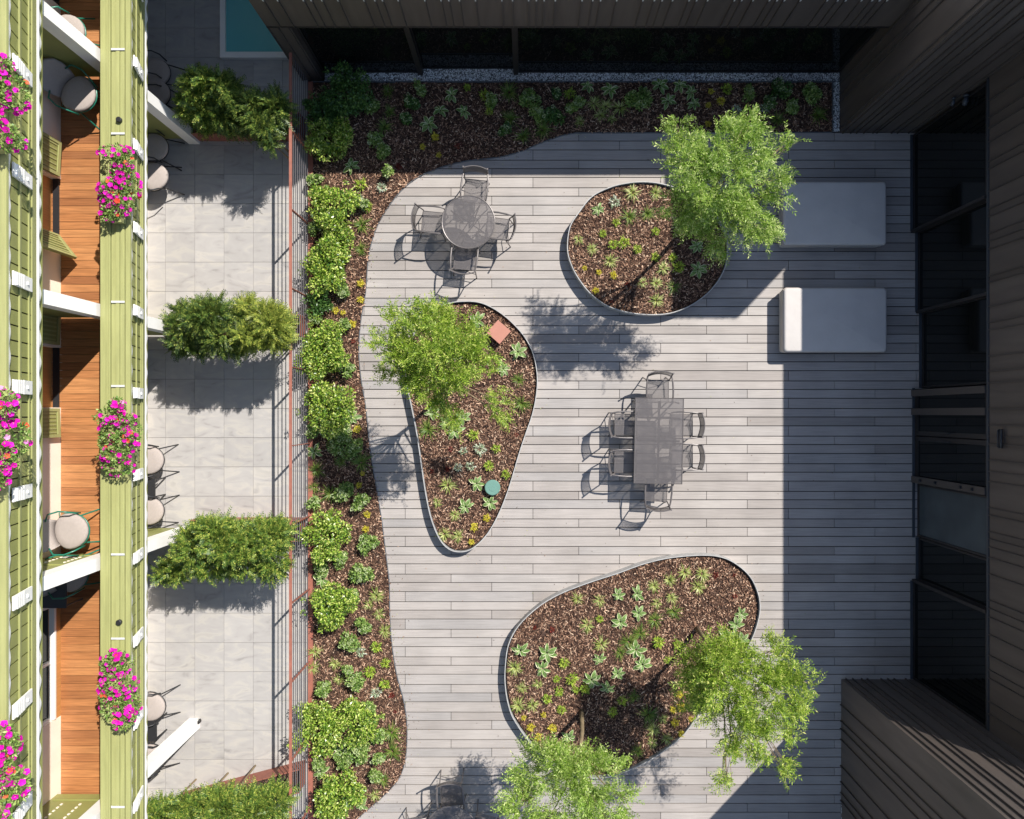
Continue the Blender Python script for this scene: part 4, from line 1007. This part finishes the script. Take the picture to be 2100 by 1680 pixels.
PL = {
 'hosta': [(903, 228), (952, 229), (880, 256), (926, 196), (720, 343), (1205, 178), (1251, 185), (1353, 176), (1394, 176), (1370, 208), (1417, 190), (1424, 214), (1227, 429), (1466, 521), (1431, 553), (1429, 505), (981, 658), (1062, 722), (1031, 756), (955, 1039), (1005, 1030), (977, 991), (934, 884), (948, 856), (886, 846), (1068, 1333), (1122, 1338), (1113, 1370), (1230, 1350), (1272, 1275), (1310, 1258), (1307, 1217), (1268, 1220), (1305, 1332), (1318, 1363), (1213, 1393), (1267, 1382), (1247, 1410), (1521, 1258), (1510, 1280), (1490, 1305), (1523, 1312), (1167, 1510), (722, 857), (655, 881), (646, 925), (661, 1187), (700, 1540), (741, 1650), (658, 1582), (915, 868)],
 'grass': [(1298, 395), (1187, 490), (1213, 510), (1251, 536), (1318, 579), (1346, 581), (1347, 617), (1360, 550), (1344, 395), (918, 996), (896, 1032), (932, 1056), (910, 1096), (939, 1100), (920, 639), (1185, 1230), (1230, 1233), (1342, 1202), (1373, 1190), (1405, 1175), (1440, 1178), (1432, 1205), (1348, 1238), (1377, 1227), (1233, 1323), (1205, 1283), (1055, 1370), (1072, 1412), (1103, 1405), (1063, 1448), (1092, 1448), (1360, 1475), (1342, 1497), (1367, 1517), (1338, 1525), (771, 1223), (755, 1241), (776, 1260), (788, 1295), (645, 1338), (686, 1362), (640, 1370), (694, 1393), (768, 1632), (1190, 248), (1231, 235), (1255, 243), (1243, 217), (1272, 220), (1218, 210)],
 'sedge': [(1290, 444), (1328, 438), (1381, 588), (877, 880), (1062, 780), (1069, 827), (1382, 1255), (1343, 1273), (1313, 1300), (1290, 1317), (1273, 1340), (1302, 1430), (1330, 1467), (1307, 1543), (741, 462), (739, 510), (649, 964), (677, 1012), (645, 1036), (698, 946), (740, 949), (643, 1000), (802, 1504), (804, 1542), (785, 1601), (795, 186), (798, 229), (788, 259), (1044, 188), (1045, 243), (1072, 279), (1112, 265), (1678, 235), (1595, 244)],
 'lime': [(1264, 455), (1236, 479), (1257, 502), (1279, 498), (1307, 511), (1345, 475), (1344, 527), (1380, 529), (1391, 548), (1017, 920), (1003, 956), (1037, 972), (970, 892), (1157, 1360), (1142, 1392), (1173, 1392), (1147, 1418), (1122, 1433), (1152, 1455), (1180, 1415), (1200, 1413), (1275, 1437), (1257, 1460), (1388, 1322), (1368, 1353), (1350, 1317), (1230, 1270), (740, 379), (753, 424), (771, 1326), (789, 1359), (758, 1378), (789, 1403), (995, 196), (1004, 229), (958, 179), (1169, 194), (1173, 222), (1490, 184)],
 'sedum': [(1199, 550), (1229, 559), (1259, 565), (1222, 597), (998, 1063), (972, 1081), (966, 1112), (1074, 1472), (1115, 1467), (1089, 1492), (1133, 1493), (1104, 1512), (1393, 1425), (1380, 1456), (1397, 1450), (1385, 1483), (1417, 1475), (1397, 1505), (739, 581), (740, 614), (688, 636), (703, 641), (721, 665), (733, 879), (736, 995), (743, 972), (752, 1055), (750, 1086), (892, 281), (900, 317), (867, 300), (1458, 187), (1453, 216), (1479, 208), (1484, 247), (1453, 254)],
 'red': [(1288, 583), (1254, 618), (924, 922), (917, 963), (886, 967), (1058, 892), (1097, 1288), (1132, 1293), (1468, 1180), (1507, 1180), (1507, 1223), (1293, 1563), (817, 341), (803, 1427), (810, 1461), (940, 298), (724, 700), (722, 800)],
 'silver': [(1262, 413), (950, 925), (984, 922), (939, 960), (965, 956), (782, 385), (738, 415), (740, 1338), (771, 1420), (1568, 222), (1510, 226)],
}
CATS = {'hosta': ('white edged hosta', 'hosta', 'white edged hostas in the beds', .98), 'grass': ('pale grass tuft', 'grass tuft', 'pale grass tufts in the mulch', 1.0), 'sedge': ('darker arching grass tuft', 'grass tuft', 'darker grass tufts in the mulch', .95), 'lime': ('lime green perennial', 'plant', 'lime green perennials in the mulch', 1.0), 'sedum': ('golden yellow cushion plant', 'plant', 'golden cushion plants in the mulch', 1.0), 'red': ('dark red leafed plant', 'plant', 'red leafed plants in the mulch', .6), 'silver': ('white and green leafed plant', 'plant', 'white variegated plants in the mulch', 1.0)}
for kind, pts in PL.items():
    ms = master(kind); what, cat, grp, sc = CATS[kind]; lb = labels(pts, what); nu = [0, 0, 0]
    for i, (px, py) in enumerate(pts):
        v_ = i % 3; o = ms[v_] if nu[v_] == 0 else ms[v_].copy()
        if nu[v_]: COL.objects.link(o)
        nu[v_] += 1
        z = .172 if 'bed' in bedof(px, py) else .022
        p = P(px, py, z+.05); o.location = (p.x, p.y, z); o.rotation_euler = (rng.uniform(-.12, .12), rng.uniform(-.12, .12), rng.uniform(0, 6.28))
        s_ = sc*(rng.uniform(.85, 1.3) if kind == 'hosta' else rng.uniform(.65, 1.05)); o.scale = (s_, s_*rng.uniform(.85, 1.15), s_); tag(o, lb[i], cat, grp)

# conifer hedges in rust planters
def sprays(name, parent, blobs, n, mat_, ln=(.12, .27), k=13, droop=.25, out=.9):
    """feathery sprays: twig with paired short needles-leaves"""
    Q = []; tot = sum(r[0]*r[1]+r[0]*r[2] for c, r in blobs)
    for c, r in blobs:
        m_ = int(n*(r[0]*r[1]+r[0]*r[2])/tot); C, d_ = ellip(m_, c, r, .35); kp = C[:, 2] > .03; C, d_ = C[kp], d_[kp]; m_ = len(C)
        D = nrm(d_*out+rng.normal(0, .45, d_.shape)+[0, 0, .2]); L_ = rng.uniform(*ln, m_)
        side = nrm(np.cross(D, nrm(rng.normal(0, .5, (m_, 3))+[0, 0, 1]))); nor = np.cross(side, D)
        for j in range(k):
            t_ = (j+.5)/k; base = C+D*(L_*t_)[:, None]-np.array([0, 0, 1])*(droop*L_*t_*t_)[:, None]
            sg = 1 if j % 2 else -1; dd = nrm(D*.75+side*sg*.75+rng.normal(0, .12, D.shape))
            ll = L_*.30*(1-.5*t_); Q.append(leafquads(base, dd, ll, ll*.42, flat=nor))
        Q.append(leafquads(C, D, L_*.95, .008, flat=nor))
    return quads(name, np.concatenate(Q), mat_, parent=parent)
def hedge(name, label, blobs, n, mat_, stems=5, planter=None, group='conifer bushes dividing the patios'):
    ws = []
    ex_ = []
    for px, py, z, rx, ry, rz_ in blobs:
        for _ in range(2):
            a_ = rng.uniform(0, 6.28); ex_.append((px+math.cos(a_)*rx*95, py+math.sin(a_)*ry*100, z*rng.uniform(.7, 1.1), .09, .09, .09))
    for px, py, z, rx, ry, rz_ in [(q[0], q[1], q[2], q[3]*.86, q[4]*.84, q[5]*.9) for q in blobs]+ex_:
        px = min(px, 586-rx*95)
        z = z*1.55+.15; p = P(px, py, z); ws.append((p, (rx, ry, rz_*1.25)))
    c0 = sum((w_[0] for w_ in ws), Vector())/len(ws); c0.z = 0
    e = empty(name, c0, label=label, cat='conifer', group=group)
    bl = [(tuple(p-c0), r) for p, r in ws]
    sprays('foliage', e, bl, int(n*1.25), mat_)
    g = MB()
    for c, r in bl[:8]: g.tube([(c[0]*.93, c[1]*.9, .02), (c[0]*.96, c[1]*.95, c[2]*.5), (c[0], c[1], c[2]*.85)], [.02, .014, .006], 6)
    g.build('stem', 'bark', e)
    return e
def planter(pts, z, label):
    """pts: four ground corners xy"""
    c = sum((Vector((*p, 0)) for p in pts), Vector())/4; e = empty('steel_planter', c, label=label, cat='planter', group='rust red planters between the patios')
    l = [(p[0]-c.x, p[1]-c.y) for p in pts]
    ribbon(l, .002, z, .02).build('wall', 'rust', e)
    flatpoly('soil', [(a*.97, b_*.9) for a, b_ in l], z-.05, 'mulch', e)
def R4(x0, x1, y0, y1): return [(x0, y0), (x1, y0), (x1, y1), (x0, y1)]
planter(R4(-6.7, -4.52, 5.58, 6.02), .42, 'rust red planter holding the uppermost conifers')
planter(R4(-6.7, -4.52, 1.55, 1.98), .42, 'rust red planter hidden under the dark and golden conifers')
planter(R4(-6.7, -4.52, -2.56, -2.13), .42, 'rust red planter showing its upper edge above the wide conifer')
planter([(-7.0, -8.25), (-4.52, -7.58), (-4.52, -7.1), (-7.0, -7.75)], .42, 'slanting rust red planter at the bottom of the patio')
hedge('conifer_bush', 'bright upright conifer at the left end of the uppermost planter', [(412, 185, .95, .26, .26, .42), (400, 215, .7, .2, .24, .35), (435, 180, 1.0, .2, .2, .4), (420, 228, .8, .28, .2, .3), (390, 225, .7, .16, .2, .3), (425, 250, .5, .25, .1, .25)], 1700, 'leaf_yew')
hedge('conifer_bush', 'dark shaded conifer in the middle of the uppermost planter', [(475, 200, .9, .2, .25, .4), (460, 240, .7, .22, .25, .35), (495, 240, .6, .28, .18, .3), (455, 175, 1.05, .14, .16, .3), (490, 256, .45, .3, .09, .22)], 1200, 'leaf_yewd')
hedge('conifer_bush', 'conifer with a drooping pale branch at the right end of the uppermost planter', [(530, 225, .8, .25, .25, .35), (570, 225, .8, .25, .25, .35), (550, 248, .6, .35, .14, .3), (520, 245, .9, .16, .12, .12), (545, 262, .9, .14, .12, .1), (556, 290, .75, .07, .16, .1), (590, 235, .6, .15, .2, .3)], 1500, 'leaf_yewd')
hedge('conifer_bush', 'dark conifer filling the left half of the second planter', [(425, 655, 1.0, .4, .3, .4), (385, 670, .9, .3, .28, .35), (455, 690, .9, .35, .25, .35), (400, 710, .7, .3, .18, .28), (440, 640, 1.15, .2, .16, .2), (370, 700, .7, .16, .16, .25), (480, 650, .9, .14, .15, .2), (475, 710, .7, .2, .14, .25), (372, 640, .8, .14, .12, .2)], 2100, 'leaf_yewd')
hedge('conifer_bush', 'golden conifer filling the right half of the second planter', [(545, 650, 1.0, .25, .22, .3), (570, 690, .9, .3, .22, .35), (520, 690, .9, .3, .2, .35), (560, 665, 1.1, .25, .2, .25), (510, 628, .9, .12, .06, .1), (585, 660, .9, .18, .2, .3)], 1500, 'leaf_gold')
hedge('conifer_bush', 'wide arching conifer in the third planter', [(460, 1110, 1.0, .4, .3, .4), (430, 1092, .8, .35, .16, .3), (500, 1088, .85, .3, .16, .3), (560, 1092, .8, .3, .16, .3), (400, 1098, .8, .25, .15, .3), (400, 1130, .9, .35, .32, .38), (530, 1110, 1.0, .4, .3, .4), (370, 1160, .7, .3, .22, .3), (430, 1160, .8, .35, .22, .3), (500, 1155, .8, .35, .22, .3), (560, 1150, .8, .3, .26, .32), (440, 1085, 1.1, .3, .15, .2), (345, 1170, .6, .16, .16, .22), (575, 1100, .9, .2, .25, .3), (480, 1130, 1.15, .5, .2, .2)], 3600, 'leaf_yew')
hedge('conifer_bush', 'conifer hedge along the slanting planter at the bottom edge', [(330, 1672, .8, .4, .2, .35), (400, 1665, .9, .4, .22, .4), (460, 1655, 1.0, .4, .24, .4), (520, 1660, 1.0, .35, .26, .4), (570, 1650, .9, .3, .28, .4), (500, 1690, .7, .6, .3, .3), (380, 1700, .7, .6, .25, .3), (290, 1690, .6, .2, .12, .25), (440, 1632, 1.0, .15, .08, .15)], 3300, 'leaf_yew')

# ---------------------------------------------------------------- slim trees
def tree(basepx, z0, label, blobs, n, lean=(0, 0), seed=0):
    n = int(n*.72)
    b0 = P(*basepx, z0); e = empty('willow_tree', (b0.x, b0.y, z0-.01), label=label, cat='tree', group='slim light green trees in the raised beds')
    ws = []
    for px, py, z, r in blobs:
        z += .45 if seed in (1, 2) else .1; p = P(px, py, z)-Vector((b0.x, b0.y, z0-.01)); ws.append((p, r*.9))
    cen_ = sum((w_[0]*w_[1]**2 for w_ in ws), Vector())/sum(w_[1]**2 for w_ in ws)
    r0 = random.Random(seed); g = MB()
    fork = Vector((cen_.x*.35+lean[0], cen_.y*.35+lean[1], 1.75)); mid = fork*.5+Vector((.03, -.02, 0))
    g.tube([(0, 0, 0), tuple(mid*.5), tuple(mid), tuple(fork)], [.05, .043, .038, .03], 9); g.build('trunk', 'bark', e, smooth=True)
    lm = MB()
    for p, r in ws:
        a = fork+Vector((r0.uniform(-.03, .03), r0.uniform(-.03, .03), r0.uniform(-.3, .1))); m1 = a.lerp(p, .5)+Vector((0, 0, .18)); lm.tube([a, m1, p], [.02, .013, .005], 6)
        for _ in range(6):
            q = p+Vector((r0.gauss(0, 1), r0.gauss(0, 1), r0.gauss(0, .7))).normalized()*r*r0.uniform(.5, .95); lm.tube([m1.lerp(p, r0.uniform(.3, 1)), m1.lerp(q, .6)+Vector((0, 0, .05)), q], [.007, .005, .002], 4)
    lm.build('branch', 'bark', e, smooth=True)
    Q = []; tot = sum(r**2 for _, r in ws)
    for p, r in ws:
        m_ = int(n*r*r/tot); c = np.array(p)
        # branchlets gathered into clumps so gaps stay open between them
        nc = max(5, int(20*r/.4)); cc, cd = ellip(nc, c, (r*.98, r*.98, r*.7), .45)
        idx = rng.integers(0, nc, m_); C = cc[idx]+rng.normal(0, .045+r*.06, (m_, 3))*[1, 1, .8]
        outd = nrm(C-np.array(cen_)*[1, 1, .8]); cdir = rng.normal(0, .55, (nc, 3)); D = nrm(outd*.8+cdir[idx]+rng.normal(0, .38, C.shape)+[0, 0, -.08]); L_ = rng.uniform(.12, .32, m_)
        side = nrm(np.cross(D, nrm(rng.normal(0, .45, (m_, 3))+[0, 0, 1]))); nor = np.cross(side, D); k = 12
        for j in range(k):
            t_ = (j+.6)/k; base = C+D*(L_*t_)[:, None]-np.array([0, 0, 1])*(.3*L_*t_*t_)[:, None]
            sg = 1 if j % 2 else -1; dd = nrm(D*.7+side*sg*.7+rng.normal(0, .22, D.shape)); ll = rng.uniform(.036, .074, m_)
            Q.append(leafquads(base, dd, ll, ll*.27, flat=nrm(nor+rng.normal(0, .35, nor.shape))))
        Q.append(leafquads(C, D, L_, .005, flat=nor))
    quads('crown', np.concatenate(Q), 'leaf_tree' if seed in (1, 4) else 'leaf_tree2', parent=e)
tree((1395, 478), .17, 'slim tree rooted in the oval bed, crown over the shaded deck', [(1472, 375, 3.2, .56), (1535, 312, 3.2, .38), (1412, 318, 3.1, .34), (1400, 420, 2.8, .36), (1535, 430, 2.8, .42), (1535, 262, 3.5, .2), (1605, 300, 3.0, .13), (1390, 268, 3.2, .16), (1435, 470, 2.3, .26), (1560, 470, 2.5, .2), (1585, 370, 3.0, .2), (1470, 495, 2.2, .18), (1440, 350, 3.5, .4), (1500, 300, 3.5, .35), (1580, 400, 2.8, .2), (1500, 430, 2.8, .35)], 3600, seed=1)
tree((915, 796), .17, 'slim tree rooted in the teardrop bed, crown leaning over the narrow deck', [(880, 700, 3.2, .55), (825, 715, 3.0, .36), (930, 695, 3.1, .42), (980, 730, 2.8, .28), (885, 655, 3.2, .26), (840, 765, 2.7, .3), (915, 800, 2.3, .3), (930, 855, 1.8, .18), (785, 705, 2.8, .13), (815, 650, 3.0, .13), (1010, 815, 1.9, .16), (1025, 848, 1.6, .14), (870, 760, 2.8, .4), (935, 750, 2.9, .35), (905, 640, 3.0, .15), (800, 760, 2.6, .15)], 3300, seed=2)
tree((1428, 1288), .17, 'slim tree at the right end of the large bed, trailing over the shade line', [(1490, 1370, 3.0, .5), (1430, 1370, 2.6, .32), (1560, 1395, 3.0, .45), (1615, 1395, 3.0, .26), (1635, 1450, 3.0, .22), (1555, 1450, 3.2, .4), (1500, 1515, 2.8, .22), (1555, 1525, 2.8, .26), (1490, 1595, 2.6, .14), (1600, 1570, 2.6, .14), (1430, 1430, 2.2, .26), (1590, 1335, 2.7, .2), (1480, 1440, 2.8, .36), (1655, 1400, 2.9, .12), (1525, 1340, 2.7, .25), (1610, 1500, 2.8, .14)], 3700, seed=3)
tree((1193, 1458), .17, 'slim tree at the lower rim of the large bed, crown cut by the picture edge', [(1150, 1600, 2.8, .42), (1085, 1605, 2.6, .28), (1130, 1560, 2.6, .26), (1220, 1565, 2.4, .22), (1200, 1640, 2.9, .42), (1060, 1650, 2.8, .22), (1240, 1680, 2.9, .3), (1120, 1690, 3.0, .45), (1270, 1580, 2.0, .12), (1085, 1545, 2.2, .12), (1190, 1560, 2.4, .2), (1280, 1640, 2.8, .15)], 3000, seed=4)

# ---------------------------------------------------------------- litter on the deck
def litter():
    n = 420; idx = rng.integers(0, len(cvs), n); base = np.array(cvs)[idx]; C1 = base+np.abs(rng.exponential(.09, (n, 1)))*[1, 0]+rng.normal(0, .08, (n, 2))*[.3, 1]
    C2 = np.column_stack([rng.uniform(-3, 7.5, 260), rng.uniform(-9, 5.6, 260)])
    C3 = []
    for px, py in OV+TD+SB:
        p = P(px, py, 0)
        for _ in range(3): C3.append((p.x+rng.normal(0, .16), p.y+rng.normal(0, .16)))
    C = np.concatenate([C1, C2, np.array(C3)]); ok = ~inpoly(C, bedpoly)
    for poly in (OV, TD, SB): ok &= ~inpoly(C, [(P(x, y, .1).x, P(x, y, .1).y) for x, y in poly])
    C = C[ok]; m_ = len(C); C = np.column_stack([C, np.full(m_, .006)+rng.uniform(0, .006, m_)]); th = rng.uniform(0, 6.28, m_)
    D = np.column_stack([np.cos(th), np.sin(th), rng.normal(0, .1, m_)])
    V = leafquads(C, D, rng.uniform(.014, .045, m_), rng.uniform(.006, .013, m_), flat=nrm(np.column_stack([rng.normal(0, .2, (m_, 2)), np.ones(m_)])))
    tag(quads('leaf_litter', V, ['chip', 'leaf_grass'], mi=(rng.random(m_) < .3).astype(int)), 'scattered bark crumbs and fallen leaflets on the deck', 'litter', kind='stuff')
litter()
